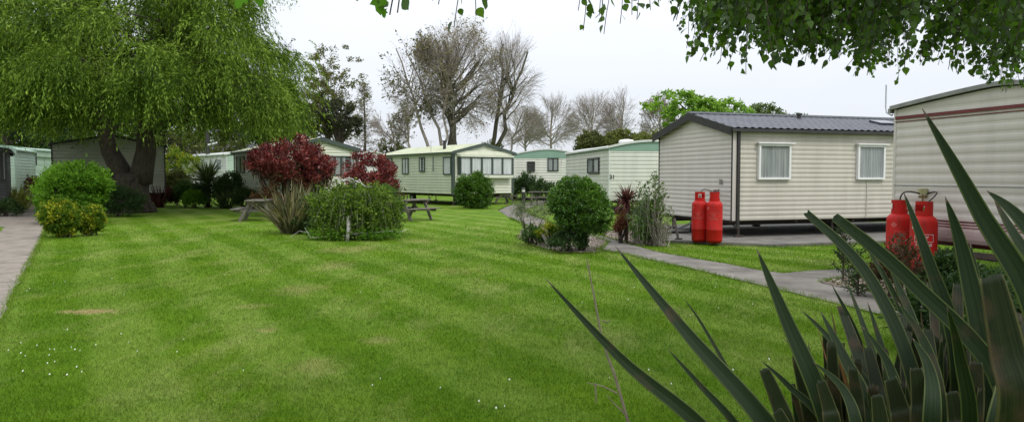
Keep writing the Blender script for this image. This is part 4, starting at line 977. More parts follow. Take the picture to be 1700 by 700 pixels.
# weeping birch dome
def weeping():
    rn = np.random.default_rng(44); x, y = X(588, 18.6), 18.8; t = thing('weeping_birch', (x, y, 0), 'low dome of a weeping birch with twisted white branches on top, in the island bed', 'tree')
    Vs = []; tw = MB()
    for i in range(680):
        a = rn.random()*6.283; r0 = rn.random()**.5*.95; px = x+math.cos(a)*r0*1.0; py = y+math.sin(a)*r0*.9; zt = 1.30-.34*r0**2+rn.normal()*.07+.12*math.sin(px*5.1)*math.sin(py*4.3+1)
        out = .25*r0; n = 9+int(rn.integers(6)); Lh = min(zt-.05, .45+rn.random()*.95)
        pts = [Vector((px+math.cos(a)*out*s, py+math.sin(a)*out*s, zt+.10*math.sin(s*2.2)-Lh*s**1.25)) for s in np.linspace(0, 1, n)]
        if i % 3 == 0: tw.tube(pts[::2], .003, 3, cap=False)
        for q in pts:
            for _ in range(3):
                Vs.append((q.x+rn.normal()*.05, q.y+rn.normal()*.05, max(.03, q.z+rn.normal()*.03)))
    P = np.array(Vs); n = len(P); T = runit(rn, n); T[:, 2] -= .6; N0 = runit(rn, n); l = .055*(.6+.8*rn.random(n))
    Cx = dome(rn, 60, (x, y, .72), (1.12, .9, .62), .75, .35, -.6)
    Ex = clumps(rn, Cx, .16, 60, .055, .038, .4, .3)
    polys('foliage', np.concatenate([leafV(P, unit(T), N0, l, l*.7), Ex]), leaf_mat('weeping_birch_leaf', [(.04, .08, .010), (.085, .15, .014), (.17, .26, .035)], .35, nscale=3, namp=.45), t)
    tw.build('twigs', BARKG, t, fix=False)
    m = MB(); m.tube([(x-.02, y-.95, 0), (x+.0, y-.92, .3), (x-.01, y-.9, .62)], [.05, .042, .036], 8); m.tube([(x-.0, y, .0), (x, y-.1, .8), (x+.02, y-.2, 1.42)], [.07, .06, .045], 8)
    m.build('trunk', WBARK, t, smooth=True)
    top = Vector((x+.02, y-.35, 1.42))
    for k, pts in enumerate(([(0, 0, 0), (-.12, -.1, .14), (-.32, -.2, .12), (-.42, -.25, .02)], [(0, 0, 0), (.1, -.15, .12), (.26, -.2, .05), (.42, -.2, -.06), (.6, -.2, -.05)], [(0, 0, 0), (.02, -.1, .16), (-.1, -.2, .20), (-.22, -.3, .17)], [(0, 0, 0), (.08, -.1, .08), (.2, -.1, .16), (.3, -.2, .0)], [(-.3, -.2, .12), (-.42, -.2, .2), (-.55, -.25, .12)])):
        m = MB(); m.tube([top+Vector(p)*.85+Vector((0, 0, -.03)) for p in pts], [.022, .02, .015, .010, .005][:len(pts)], 6); m.build('bare_branch', WBARK, t, smooth=True)
    m = MB(); rr = np.random.default_rng(3)
    for k in range(9):
        a = rr.random()*6.283; q = Vector((x+math.cos(a)*.9, y-abs(math.sin(a))*.9, .12)); m.tube([q, q+Vector((rr.normal()*.25, rr.normal()*.1, rr.normal()*.1+.05)), q+Vector((rr.normal()*.5, rr.normal()*.1, rr.normal()*.15+.1))], .007, 4)
    m.build('dead_twigs', WBARK, t)
weeping()
shrub('ground_cover_shrub', 'low leafy fringe of plants at the foot of the weeping birch dome', 'shrub', X(585, 18.1), 18.2, (1.25, .5, .16), .10, L_BRIGHT, 120, 40, .06, .02, .12, 45, rmin=.1, zmin=-.1, zfloor=0)
shrub('low_dark_shrub', 'dark low filling shrub between the flax clump and the weeping birch', 'shrub', X(510, 20), 20.6, (1.0, .6, .5), .45, L_DARK, 110, 70, .06, .03, .16, 46)
shrub('green_shrub', 'mid green bush at the right flank of the weeping birch dome', 'shrub', X(626, 19.5), 20.0, (.55, .6, .6), .60, L_MID, 150, 90, .05, .025, .14, 47, rmin=.6)

# bush in front of cream caravan, dark bush, etc.
shrub('round_bush', 'round mid green bush in front of the bay windows of the cream caravan', 'shrub', X(786, 36.5), 36.5, (.90, .8, .92), .85, L_BOX, 300, 90, .085, .035, .18, 51, rmin=.6, zmin=-1)
shrub('dark_bush', 'dark round bush at the corner between the bay-windowed caravan and the far pale one', 'shrub', X(870, 45), 45, (.7, .7, .75), .9, L_DARK, 90, 70, .1, .04, .22, 52)
shrub('dark_bush', 'low dark bush under the small windows of the far pale caravan', 'shrub', X(905, 43), 43.4, (.7, .6, .5), .75, L_DARK, 70, 60, .1, .04, .22, 53)

# round topiary on stems
def topiary():
    rn = np.random.default_rng(61); x, y = X(966, 15.5), 15.5; t = thing('topiary_shrub', (x, y, 0), 'tall egg-shaped clipped green shrub on several bare stems beside the grey path', 'shrub')
    C = dome(rn, 420, (x, y, .98), (.74, .64, .68), .74, .24, -.85)
    V = clumps(rn, C, .085*(.7+.6*rn.random(len(C))), 80, .045, .023, .5, 0, outward=np.array((x, y, .9))); polys('foliage', V, L_BOX, t)
    C = dome(rn, 90, (x, y, .88), (.52, .5, .55), .2, .1, -.9); polys('inner_foliage', clumps(rn, C, .12, 45, .045, .022, .4), L_BOX, t)
    m = MB()
    for k in range(9):
        a = k*.7; e = (x+.38*math.cos(a), y+.38*math.sin(a), .72+.2*rn.random()); s0 = (x+.05*math.cos(a), y+.05*math.sin(a), 0); mid = (x+.10*math.cos(a)+rn.normal()*.02, y+.1*math.sin(a), .35)
        m.tube([s0, mid, e], [.032, .026, .016], 6)
    m.build('stems', BARK, t, smooth=True)
topiary()
shrub('low_dark_shrub', 'low dark plants round the foot of the clipped egg-shaped shrub', 'shrub', X(945, 15.2), 15.25, (.42, .3, .24), .16, L_DARK, 70, 60, .05, .022, .1, 62, zmin=0)
fs_ = shrub('feathery_shrub', 'sparse grey-green shrub on a leaning stem, left of the clipped egg-shaped shrub', 'shrub', X(880, 17.2), 17.2, (.42, .3, .20), .72, leaf_mat('grey_feathery_leaf', [(.10, .13, .07), (.16, .19, .11), (.22, .25, .15)], .3), 42, 60, .05, .012, .14, 63, stem_n=5)
m = MB(); m.tube([(X(912, 16.4), 16.4, 0), (X(897, 16.8), 16.8, .35), (X(884, 17), 17.0, .62)], [.035, .03, .02], 7); m.build('leaning_stem', BARKG, fs_)
shrub('yellow_shrub', 'small yellow-leaved plant at the left foot of the clipped shrub', 'shrub', X(917, 16.3), 16.5, (.3, .25, .2), .32, L_YEL, 40, 45, .05, .025, .1, 64)
shrub('green_shrub', 'low round green shrub at the left end of the gravel bed', 'shrub', X(886, 16.9), 16.9, (.25, .22, .2), .2, L_MID, 45, 60, .045, .02, .09, 65)
sword('purple_cordyline', 'purple-bronze cordyline with a drooping rosette on a thin trunk, by the gravel bed', 'cordyline', X(1040, 17.8), 17.8, .98, 150, .52, .035, L_CORD, 66, trunk=.04, droop=1.0, upmin=-.7, base_r=.05)
shrub('red_brown_shrub', 'low reddish brown feathery plant under the purple cordyline', 'shrub', X(1036, 17.3), 17.3, (.24, .2, .32), .42, leaf_mat('rust_leaf', [(.08, .025, .02), (.14, .045, .03), (.16, .09, .04)], .2), 50, 60, .06, .012, .11, 67)
def airy(x, y, h, r, n, mat, seed, label, leafl=.055, leafw=.02, name='airy_shrub'):
    rn = np.random.default_rng(seed); t = thing(name, (x, y, 0), label, 'shrub'); m = MB(); Ps, Ts = [], []
    for i in range(n):
        a = rn.random()*6.283; rr = r*rn.random()**.6; hh = h*(1-.45*(rr/r))*(.6+.4*rn.random()); p = Vector((x+rn.normal()*.08, y+rn.normal()*.08, 0)); pts = []
        for s in np.linspace(0, 1, 8): pts.append(p+Vector((math.cos(a)*rr*s**.8, math.sin(a)*rr*s**.8, hh*s))+Vector(rn.normal(size=3))*.012)
        m.tube(pts, [.012*(1-.75*s) for s in np.linspace(0, 1, 8)], 4, cap=False)
        for k in range(int(46*hh/h*1.0)):
            s = .22+.78*rn.random(); q = s*7; j = min(int(q), 6); c = pts[j].lerp(pts[j+1], q-j); d = (pts[j+1]-pts[j]).normalized()
            o = Vector(rn.normal(size=3)); o = (o-d*o.dot(d)).normalized(); Ps.append(c+o*.02*rn.random()); Ts.append((d*.8+o).normalized())
    P = np.array(Ps); T = np.array(Ts); l = leafl*(.7+.6*rn.random(len(P))); polys('foliage', leafV(P, T, runit(rn, len(P)), l, l*leafw/leafl), mat, t); m.build('stems', BARKG, t, fix=False)
airy(X(1082, 16.9), 16.9, 1.95, .50, 74, leaf_mat('grey_green_leaf', [(.04, .08, .02), (.075, .13, .035), (.13, .19, .06)], .3), 68, 'tall airy grey-green shrub in front of the tiled-roof caravan end wall', .095, .034)
airy(X(1068, 16.7), 16.8, 1.15, .35, 60, L_BOX, 69, 'denser green shrub at the left foot of the tall airy one', .075, .03)
airy(X(1098, 16.5), 16.6, .95, .30, 50, L_OLIVE, 70, 'twiggy olive shrub at the right foot of the tall airy one, near the gas bottles', .04, .012)

# left background planting under the willow
sword('yucca', 'spiky palm-like yucca above the dark bushes, left of the cream half-hidden caravan', 'yucca', X(345, 38), 38, 1.35, 150, 1.35, .08, L_YUC, 71, trunk=.12, droop=.5, upmin=-.2, base_r=.08)
for i, (px, D, rx, rz, zc, mt, lb, cat) in enumerate((
        (381, 37, .68, .8, .95, L_DARK, 'big dark green bush beside the end of the half-hidden cream caravan', 'dark_bush'),
        (345, 37.5, .9, .55, .8, L_DARK, 'dark sprawling bush under the spiky yucca', 'dark_bush'),
        (322, 37, .48, .34, .42, L_BRIGHT, 'small bright green bush at the lawn edge below the yucca', 'green_shrub'),
        (306, 38, .55, .5, .7, L_MID, 'mid green bush left of the small bright one by the lawn edge', 'green_shrub'),
        (292, 40, .8, .8, 1.1, L_OLIVE, 'olive brown grassy shrub right of the willow trunk', 'olive_shrub'),
        (270, 38, .6, .4, .55, leaf_mat('purple_leaf', [(.05, .02, .02)]*2), 'low purple-brown shrub just right of the willow trunk', 'purple_shrub'),
        (405, 36.4, .6, .4, .45, L_DARK, 'low dark shrub in front of the half-hidden cream caravan wall', 'dark_bush'),
        (296, 45, 1.6, 1.3, 2.2, L_YEL, 'yellow-green tall shrub behind the planting right of the willow', 'tall_shrub'))):
    shrub(cat, lb, 'shrub', X(px, D), D, (rx, rx*.8, rz), zc, mt, 120, 70, .09, .035, .2, 80+i)
sword('grass_plant', 'low arching flax in the shade of the dark bush under the yucca', 'flax plant', X(372, 36.3), 36.2, .02, 90, 1.1, .06, L_YUC, 91, droop=.8, base_r=.15)
sword('grass_plant', 'reddish upright flax right of the willow trunk', 'flax plant', X(283, 38.4), 37.2, .02, 80, 1.25, .05, L_CORD, 92, droop=.4, base_r=.2, upmin=.8)
sword('yellow_flax', 'yellow flax clump on the left side of the path in front of the mint wall', 'flax plant', X(30, 35), 35, .25, 110, 1.1, .07, L_YELF, 93, droop=.9, base_r=.2)
sword('yellow_flax', 'smaller yellow-green flax clump in front of the dark glazed cabin', 'flax plant', X(20, 32), 32.5, .1, 80, .9, .06, L_YELF, 94, droop=.9, base_r=.2)
shrub('green_shrub', 'dark green shrub at the left frame edge below the glazed cabin', 'shrub', X(5, 29), 29.0, (.7, .5, .35), .3, L_DARK, 60, 60, .07, .03, .18, 95)

L_DULLG = leaf_mat('dull_green_leaf', [(.07, .11, .035), (.11, .155, .055), (.16, .21, .08)], .3)
# ------------------------------------------------------------------ willow
def willow():
    rn = np.random.default_rng(101); D0 = 32.3; x0 = X(219, D0); t = thing('willow_tree', (x0, D0, 0), 'huge bright green willow with a thick forked dark trunk on the left of the lawn', 'tree')
    m = MB()
    m.tube([(x0+.02, D0, -.05), (x0, D0, .12), (x0, D0, .45), (x0+.02, D0, .95), (x0+.03, D0, 1.5), (x0+.03, D0, 1.75)], [1.0, .84, .70, .66, .72, .62], 18)
    A = Vector((x0-.28, D0, 1.35)); B = Vector((x0+.38, D0, 1.35))
    la = [A, Vector((x0-.55, D0, 2.0)), Vector((X(182, D0), D0+.1, 2.75)), Vector((X(173, D0), D0+.2, 3.6)), Vector((X(165, D0), D0+.2, 5.0)), Vector((X(170, D0), D0, 6.8)), Vector((X(150, D0), D0+.2, 8.4))]
    lb = [B, Vector((x0+.50, D0, 1.95)), Vector((X(246, D0), D0-.1, 2.7)), Vector((X(249, D0), D0-.2, 3.5)), Vector((X(262, D0), D0-.3, 5.0)), Vector((X(285, D0), D0-.2, 6.8)), Vector((X(300, D0), D0, 8.6))]
    m.tube(la, [.48, .42, .37, .34, .27, .18, .08], 14); m.tube(lb, [.52, .47, .42, .38, .30, .2, .09], 14)
    tr = m.build('trunk', BARK, t, smooth=True)
    m = MB(); m.tube([(x0+.30, D0-.62, 1.55), (x0+.30, D0-.7, 1.56), (x0+.30, D0-.71, 1.56)], [.17, .15, .08], 12); m.build('knot', BARK, tr)
    # burr ridges on the trunk
    m = MB()
    for k in range(14):
        a = k*.45; q = [(x0+math.cos(a)*(1.0-.0)*.92, D0+math.sin(a)*.92, -.03), (x0+math.cos(a)*.68, D0+math.sin(a)*.68, .5), (x0+math.cos(a+.1)*.60, D0+math.sin(a+.1)*.6, 1.2)]
        m.tube(q, [.14, .09, .05], 6)
    m.build('root_flare', BARK, tr, smooth=True)
    # bough ends: a wide dome, lower at the rim
    C = []; f = lumpy(rn, 12, .22)
    cx, cy = X(232, D0), D0
    while len(C) < 215:
        d = runit(rn, 1)[0]
        if d[2] < -.28: continue
        r = (.42**3+(1-.42**3)*rn.random())**(1/3)*f(d[None])[0]
        C.append((cx-.25+d[0]*7.7*r, cy+d[1]*7.0*r, 5.2+d[2]*(6.0 if d[2] > 0 else 3.6)*r))
    C = np.array(C); m = MB(); heads = la[3:]+lb[3:]
    for c in C[:150]:
        h = min(heads, key=lambda q: (q-Vector(c)).length+abs(q.z-c[2]+1)*.6); c = Vector(c); mid = h.lerp(c, .5)+Vector((rn.normal()*.4, rn.normal()*.4, .7))
        m.tube([h, h.lerp(mid, .55), mid, mid.lerp(c, .55)+Vector((0, 0, .2)), c], [.10, .075, .05, .03, .012], 5, cap=False)
    m.build('boughs', BARK, t, smooth=True, fix=False)
    Ps, Ts = [], []
    for c in C:
        out = np.array((c[0]-cx, c[1]-cy, 0.)); out = out/max(np.linalg.norm(out), .3)
        for s_ in range(52):
            a = rn.random()*6.283; d = np.array((math.cos(a), math.sin(a), .15))*.75+out*.55+np.array((0, 0, .35*rn.random())); d /= np.linalg.norm(d)
            p = c+rn.normal(size=3)*(.34, .34, .28); Ls = .7+1.3*rn.random(); K = 28; sag = 1.6+1.8*rn.random()
            s = (np.arange(K)+rn.random(K))/K
            Q = p+d*Ls*.75*(s[:, None]**.85); Q[:, 2] -= sag*.42*Ls*s**2
            dq = np.repeat((d*.75)[None], K, 0); dq[:, 2] -= sag*.84*s; Ps.append(Q+rn.normal(size=(K, 3))*.02); Ts.append(unit(unit(dq)+runit(rn, K)*.42))
    Cw = np.repeat(C, 5, 0)+rn.normal(size=(len(C)*5, 3))*(.75, .75, .55)-np.array((0, 0, .35))
    Vc = clumps(rn, Cw, .42, 70, .12, .03, .5, .7); Vc = Vc[Vc[:, 0, 2] > 2.9]
    P = np.concatenate(Ps); T = np.concatenate(Ts); n = len(P); l = .15*(.6+.8*rn.random(n)); N0 = runit(rn, n); N0[:, 2] += .6
    keep = P[:, 2] > 2.9+.6*np.sin(P[:, 0]*1.3)*np.sin(P[:, 1]*.9)
    P, T, N0, l = P[keep], T[keep], N0[keep], l[keep]
    polys('foliage', np.concatenate([leafV(P, T, unit(N0), l, l*.25), Vc]), L_WILLOW, t)
willow()

# ------------------------------------------------------------------ background trees
def leafy_tree(x, y, h, rad, zc, mat, label, seed, n_cl, n_per, l, rc, name='broadleaf_tree', trunk=.3, bark=BARK, rmin=.45, amp=.25, up=.5, zmin=-.6, group=None, w=.5):
    rn = np.random.default_rng(seed); t = thing(name, (x, y, 0), label, 'tree', group)
    C = dome(rn, n_cl, (x, y, zc), rad, rmin, amp, zmin); V = clumps(rn, C, rc*(.6+.8*rn.random(len(C))), n_per, l, l*w, up, 0, squash=.75)
    polys('crown', V, mat, t); m = MB(); top = Vector((x, y, zc)); m.tube([(x, y, -.1), (x+.1, y, zc*.5), top], [trunk, trunk*.8, trunk*.5], 9)
    for c in C[:40]: c = Vector(c); h0 = Vector((x, y, zc*.45)).lerp(top, rn.random()); md = h0.lerp(c, .5)+Vector((0, 0, .25*(c-h0).length)); m.tube([h0, md, c], [trunk*.28, trunk*.16, trunk*.05], 5, cap=False)
    m.build('trunk', bark, t, fix=False); return t
def crown_tree(x, y, fork, C, rad, label, seed, r=.25, n=(9, 8, 7, 5), minr=.010, name='bare_tree', leaves=None, mat=BARKG, trunk_mat=None, zlow=-.35, stems=1, sweep=.35, group='bare and half-bare trees beyond the caravans'):
    """limbs rise from the fork to targets inside the crown's ellipsoid, divide towards its rim, and end in twigs"""
    rn = np.random.default_rng(seed); t = thing(name, (x, y, 0), label, 'tree', group); C = Vector(C); F0 = Vector((x, y, fork)); RV = Vector(rad)
    def el(u, k): return C+Vector((u.x*RV.x, u.y*RV.y, u.z*RV.z))*k
    def rdir():
        while True:
            u = Vector(rn.normal(size=3)).normalized()
            if u.z > zlow: return u
    def curve(p, q, r0, r1, k, bow, n_=5):
        out = []; Ln = (q-p).length; mid = p.lerp(q, .45)+Vector((0, 0, -bow*Ln))+Vector(rn.normal(size=3))*.05*Ln
        for i in range(n_+1):
            s_ = i/n_; out.append(p*(1-s_)**2+mid*2*s_*(1-s_)+q*s_**2+Vector(rn.normal(size=3))*Ln*.012*(0 < i < n_))
        return out, [r0+(r1-r0)*i/n_ for i in range(n_+1)]
    tr, cr_ = MB(), MB(); tips = []
    for j in range(stems):
        off = Vector((rn.normal()*.25, rn.normal()*.2, 0))*(stems > 1); top = el(Vector((rn.normal()*.25*(stems > 1), rn.normal()*.2, .55+.15*rn.random())), 1)
        pts, rr = curve(Vector((x, y, -.1))+off, top, r, r*.28, 12, -.02, 9); tr.tube(pts, rr, 10, cap=False)
        for i in range(n[0]):
            u = rdir(); q = el(u, .50+.12*rn.random()); f = min(.80, max(.10, (q.z-fork)/(top.z-fork)*.62+.08)) if top.z > fork else .3
            idx = fork/max(top.z, .1)*.6+(1-fork/max(top.z, .1)*.6)*f; k = idx*9; a_ = min(int(k), 8); p = pts[a_].lerp(pts[a_+1], k-a_); r0 = rr[a_]*.55
            l1, r1 = curve(p, q, r0, r0*.4, 7, sweep*.35); tr.tube(l1, r1, 7, cap=False)
            for i2 in range(n[1]):
                u2 = (u+Vector(rn.normal(size=3))*.42).normalized(); q2 = el(u2, .72+.2*rn.random()); f2 = .3+.7*(i2+rn.random())/n[1]; k = f2*5; a_ = min(int(k), 4); p2 = l1[a_].lerp(l1[a_+1], k-a_)
                l2, r2 = curve(p2, q2, max(r0*.32, minr*1.8), minr*1.3, 5, sweep*.3, 4); cr_.tube(l2, r2, 4, cap=False)
                for i3 in range(n[2]):
                    f3 = .25+.75*(i3+rn.random())/n[2]; k = f3*4; a_ = min(int(k), 3); p3 = l2[a_].lerp(l2[a_+1], k-a_); d3 = ((p3-C).normalized()*.7+(l2[4]-l2[0]).normalized()*.5+Vector(rn.normal(size=3))*.38+Vector((0, 0, .3))).normalized()
                    q3 = p3+d3*(RV.x+RV.z)*.5*(.20+.14*rn.random()); l3, r3 = curve(p3, q3, minr*1.2, minr*.8, 3, .05, 2); cr_.tube(l3, r3, 3, cap=False)
                    for i4 in range(n[3]):
                        p4 = l3[0].lerp(l3[2], .2+.8*rn.random()); q4 = p4+(d3+Vector(rn.normal(size=3))*.55+Vector((0, 0, .15))).normalized()*(RV.x+RV.z)*.5*(.08+.08*rn.random()); cr_.tube([p4, q4], [minr*.8, minr*.5], 3, cap=False); tips.append(tuple(q4))
    tr.build('trunk', trunk_mat or mat, t, fix=False, smooth=True); cr_.build('crown', mat, t, fix=False)
    if leaves:
        lm, prob, l, n_per, rc = leaves; sel = np.array(tips); nz_ = np.sin(sel[:, 0]*1.1+seed)*np.sin(sel[:, 2]*1.3)+.4*np.sin(sel[:, 0]*2.9)
        pr = np.array([prob(q) if callable(prob) else prob for q in sel])*(1+.8*nz_); sel = sel[rn.random(len(sel)) < pr]
        polys('leaves', clumps(rn, sel, rc, n_per, l, l*.55, .4), lm, t)
    return t
def ctree(px, D, pc, yc, rx, rz, fork, label, seed, **k):
    """px trunk, (pc, yc) centre of the crown, rx and rz its half sizes, in photo pixels at depth D"""
    S = D/F; return crown_tree(X(px, D), D, fork, (X(pc, D), D, Zy(yc, D)), (rx*S, rx*S*.8, rz*S), label, seed, **k)
L_MIXT = leaf_mat('mixed_tree_leaf', [(.12, .12, .06), (.19, .17, .09), (.25, .21, .13)], .3); L_DULLT = leaf_mat('dull_tree_leaf', [(.08, .09, .045), (.13, .13, .07), (.18, .17, .10)], .3)
ctree(757, 70, 765, 132, 78, 96, 3.2, 'tallest half-bare tree, brownish young leaves and ivy round its trunk', 201, r=.45, n=(15, 8, 7, 4), stems=2, zlow=-.75, trunk_mat=BARKIV, name='half_bare_tree', minr=.0075, leaves=(L_BROWN, .26, .17, 3, .28))
ctree(738, 69, 690, 130, 52, 74, 4.0, 'half-bare tree crowding the tallest one on its left, with dull olive leaves', 202, r=.2, n=(8, 7, 6, 4), stems=2, zlow=-.6, name='half_bare_tree', minr=.009, leaves=(L_DULLT, .38, .22, 3, .35))
ctree(722, 68, 724, 110, 40, 66, 4.0, 'slim half-bare tree between the tallest tree and its left neighbour', 203, r=.17, n=(7, 8, 7, 4), name='half_bare_tree', minr=.009, leaves=(L_MIXT, .3, .2, 3, .3))
ctree(806, 71, 848, 132, 50, 84, 3.6, 'bare leaning tree with upswept branches, right of the tallest half-bare tree', 204, r=.28, n=(12, 8, 6, 4), stems=2, zlow=-.8, trunk_mat=BARKIV, minr=.007, sweep=.6)
ctree(826, 73, 868, 206, 44, 34, 2.0, 'low bare spreading tree leaning right above the far pale caravan', 205, r=.16, n=(9, 8, 7, 4), minr=.009, sweep=.5)
leafy_tree(X(770, 69), 68.5, 5, (2.6, 1.8, 1.6), 2.8, L_DARK, 'dark ivy-covered bush round the foot of the tallest tree', 206, 70, 70, .2, .5, name='ivy_bush', trunk=.2, rmin=.2)
leafy_tree(X(820, 69), 70.5, 5, (1.2, 1.0, 1.9), 3.4, L_OLIVE, 'ivy clump round the foot of the bare leaning tree', 216, 40, 60, .2, .4, name='ivy_bush', trunk=.2, rmin=.2)
ctree(660, 64, 646, 212, 30, 34, 1.6, 'small crooked bare tree right of the thin larch', 207, r=.13, n=(8, 7, 6, 4), minr=.009)
ctree(694, 63, 676, 212, 30, 40, 1.6, 'small crooked tree with few leaves behind the bay-windowed caravan roof', 208, r=.13, n=(8, 7, 6, 4), minr=.009, leaves=(L_DULLT, .15, .2, 3, .2))
# thin larch
def larch():
    rn = np.random.default_rng(210); x, y = X(606, 66), 66; t = thing('thin_larch', (x, y, 0), 'thin straight larch with fine level twigs, left of the half-bare trees', 'tree'); m = MB(); h = 10.3; m.tube([(x, y, 0), (x+.05, y, h*.5), (x, y, h)], [.16, .11, .02], 7); m.build('trunk', BARK, t)
    m = MB(); Ps = []
    for k in range(150):
        z = 2.5+(h-2.7)*rn.random(); a = rn.random()*6.283; Ln = (1.9*(1-(z/h)**1.6)+.35)*(.6+.5*rn.random()); d = Vector((math.cos(a), math.sin(a), .25)); p = Vector((x, y, z)); e = p+d*Ln
        m.tube([p, p.lerp(e, .5)+Vector((0, 0, -.05)), e], [.03, .02, .01], 3, cap=False)
        for j in range(9):
            q = p.lerp(e, .2+.8*rn.random()); v = Vector(rn.normal(size=3))*.22; m.tube([q, q+v], .009, 3, cap=False); Ps.append(q+v)
    m.build('crown', BARKG, t, fix=False)
    polys('needles', clumps(rn, np.array([tuple(p) for p in Ps])[::2], .12, 4, .12, .05, .4), L_OLIVE, t)
larch()
leafy_tree(X(546, 56), 56, 10, (2.1, 1.8, 3.5), 7.2, leaf_mat('soft_olive_leaf', [(.09, .10, .035), (.14, .145, .055), (.20, .19, .08)], .35), 'dark olive tree rising right of the willow crown', 211, 170, 85, .15, .38, rmin=.2, amp=.3, zmin=-.8, trunk=.14, name='olive_tree')
leafy_tree(X(500, 58), 58, 8, (2.4, 1.8, 2.3), 5.6, L_MID, 'lower green tree behind the right edge of the willow', 212, 90, 80, .2, .5, rmin=.3, name='green_tree')
leafy_tree(X(565, 54), 54, 6, (1.5, 1.2, 1.6), 5.8, leaf_mat('dull_dark_leaf', [(.05, .055, .03)]*2), 'drooping dark spray of tree foliage above the half-hidden caravan gable', 213, 50, 70, .2, .4, rmin=.3, name='olive_tree')
leafy_tree(X(648, 70), 70, 4, (1.6, 1.3, 1.2), 3.5, L_OLIVE, 'low olive bush behind the gap between the two cream caravans', 214, 40, 70, .2, .4, name='olive_bush')
leafy_tree(X(625, 60), 72, 4, (1.2, 1.3, 1.6), 3.4, L_DARK, 'dark bush at the foot of the thin larch', 215, 40, 70, .2, .4, name='olive_bush')
for i, (px, D, yc, rx, rz, lb) in enumerate(((915, 92, 205, 54, 46, 'bare rounded tree standing alone behind the far pale caravan'), (983, 95, 198, 50, 44, 'bare broad tree behind the left end of the olive thicket'),
                                          (1032, 96, 195, 52, 48, 'bare broad tree behind the right part of the olive thicket'), (1094, 90, 200, 33, 42, 'bare tree with a slight green tint beside the bright fresh green tree'),
                                          (872, 94, 218, 44, 36, 'low bare tree left of the rounded bare tree'))):
    ctree(px, D, px, yc, rx, rz, 3.2, lb, 220+i, r=.22, n=(14, 9, 7, 4), minr=.010, zlow=-.6, leaves=((L_MIXT, .3, .2, 2, .2) if i == 3 else None))
leafy_tree(X(985, 72), 72, 4.6, (2.1, 1.6, 1.9), 4.3, L_OLIVE, 'olive thicket tree behind the white roof edge of number 31', 230, 130, 90, .2, .42, rmin=.4, zmin=-.7, name='thicket_tree')
leafy_tree(X(1025, 73), 73, 4.6, (2.3, 1.6, 1.5), 4.7, leaf_mat('light_olive_leaf', [(.10, .11, .03), (.15, .17, .045), (.19, .22, .06)], .3), 'lighter olive thicket tree in the middle of the thicket', 231, 120, 90, .2, .42, rmin=.4, name='thicket_tree')
leafy_tree(X(1075, 72), 72, 4.6, (2.4, 1.6, 1.7), 4.6, leaf_mat('light_olive_leaf', [(.1, .11, .03)]*2), 'right end tree of the olive thicket, next to the tiled roof', 232, 130, 90, .2, .42, rmin=.4, name='thicket_tree')
leafy_tree(X(1166, 55), 55, 7, (2.8, 2.0, 1.75), 5.8, L_FRESH, 'bright fresh green tree behind the ridge of the tiled roof', 233, 190, 62, .24, .33, rmin=.4, amp=.5, name='fresh_green_tree')
leafy_tree(X(1262, 66), 66, 6, (2.5, 2.0, 1.5), 6.7, L_DULLG, 'dull green tree peeping over the tiled roof, right of the bright one', 234, 120, 80, .2, .4, rmin=.4, name='green_tree')
leafy_tree(X(1228, 70), 70, 6, (2.0, 2.0, 1.2), 6.2, L_OLIVE, 'grey-green low tree top between the bright tree and the dull green one', 236, 90, 80, .2, .4, rmin=.4, name='green_tree')
leafy_tree(X(1298, 70), 70, 6, (1.8, 2.0, 1.0), 6.6, L_DULLG, 'small green tree top over the tiled roof, rightmost in its row', 235, 80, 80, .2, .4, rmin=.4, name='green_tree')
# dark trees behind the willow
for i, (px, D, rx, rz, zc, mt, lb) in enumerate(((10, 50, 4.2, 5.2, 7.6, L_DARK, 'dark conifer-like tree behind the left edge of the willow'), (75, 58, 4.5, 2.6, 4.6, L_MID, 'green trees above the mint green caravan'),
                                                  (190, 62, 6.5, 4.8, 6.2, L_DARK, 'dark broad tree behind the middle of the willow'), (300, 62, 4.5, 3.4, 4.8, L_OLIVE, 'olive tree filling the gap right of the willow trunk'),
                                                  (400, 90, 6.5, 3.2, 6.0, L_DARK, 'dark tree behind the far dark-roofed building'), (455, 64, 2.2, 4.0, 7.0, L_DARK, 'slim dark tree behind the right half of the willow'))):
    leafy_tree(X(px, D), D, 9, (rx, rx*.7, rz), zc, mt, lb, 240+i, 150, 90, .26, .75, rmin=.3, zmin=-.9, name='dark_tree')
ctree(455, 62, 455, 150, 60, 90, 3, 'dark upright trunk with thin branches behind the right half of the willow', 250, r=.32, mat=BARK)
def far_hedge():
    rn = np.random.default_rng(260); n = 900; xs = -95+210*rn.random(n); C = np.stack([xs, 104+10*rn.random(n), .3+(2.6+1.0*np.sin(xs*.13)+.6*np.sin(xs*.41))*rn.random(n)**.7], 1)
    tag(polys('far_woodland', clumps(rn, C, 1.1, 55, .4, .2, .5), L_OLIVE), 'far low belt of scrub closing the horizon', 'scrub', kind='stuff')
far_hedge()

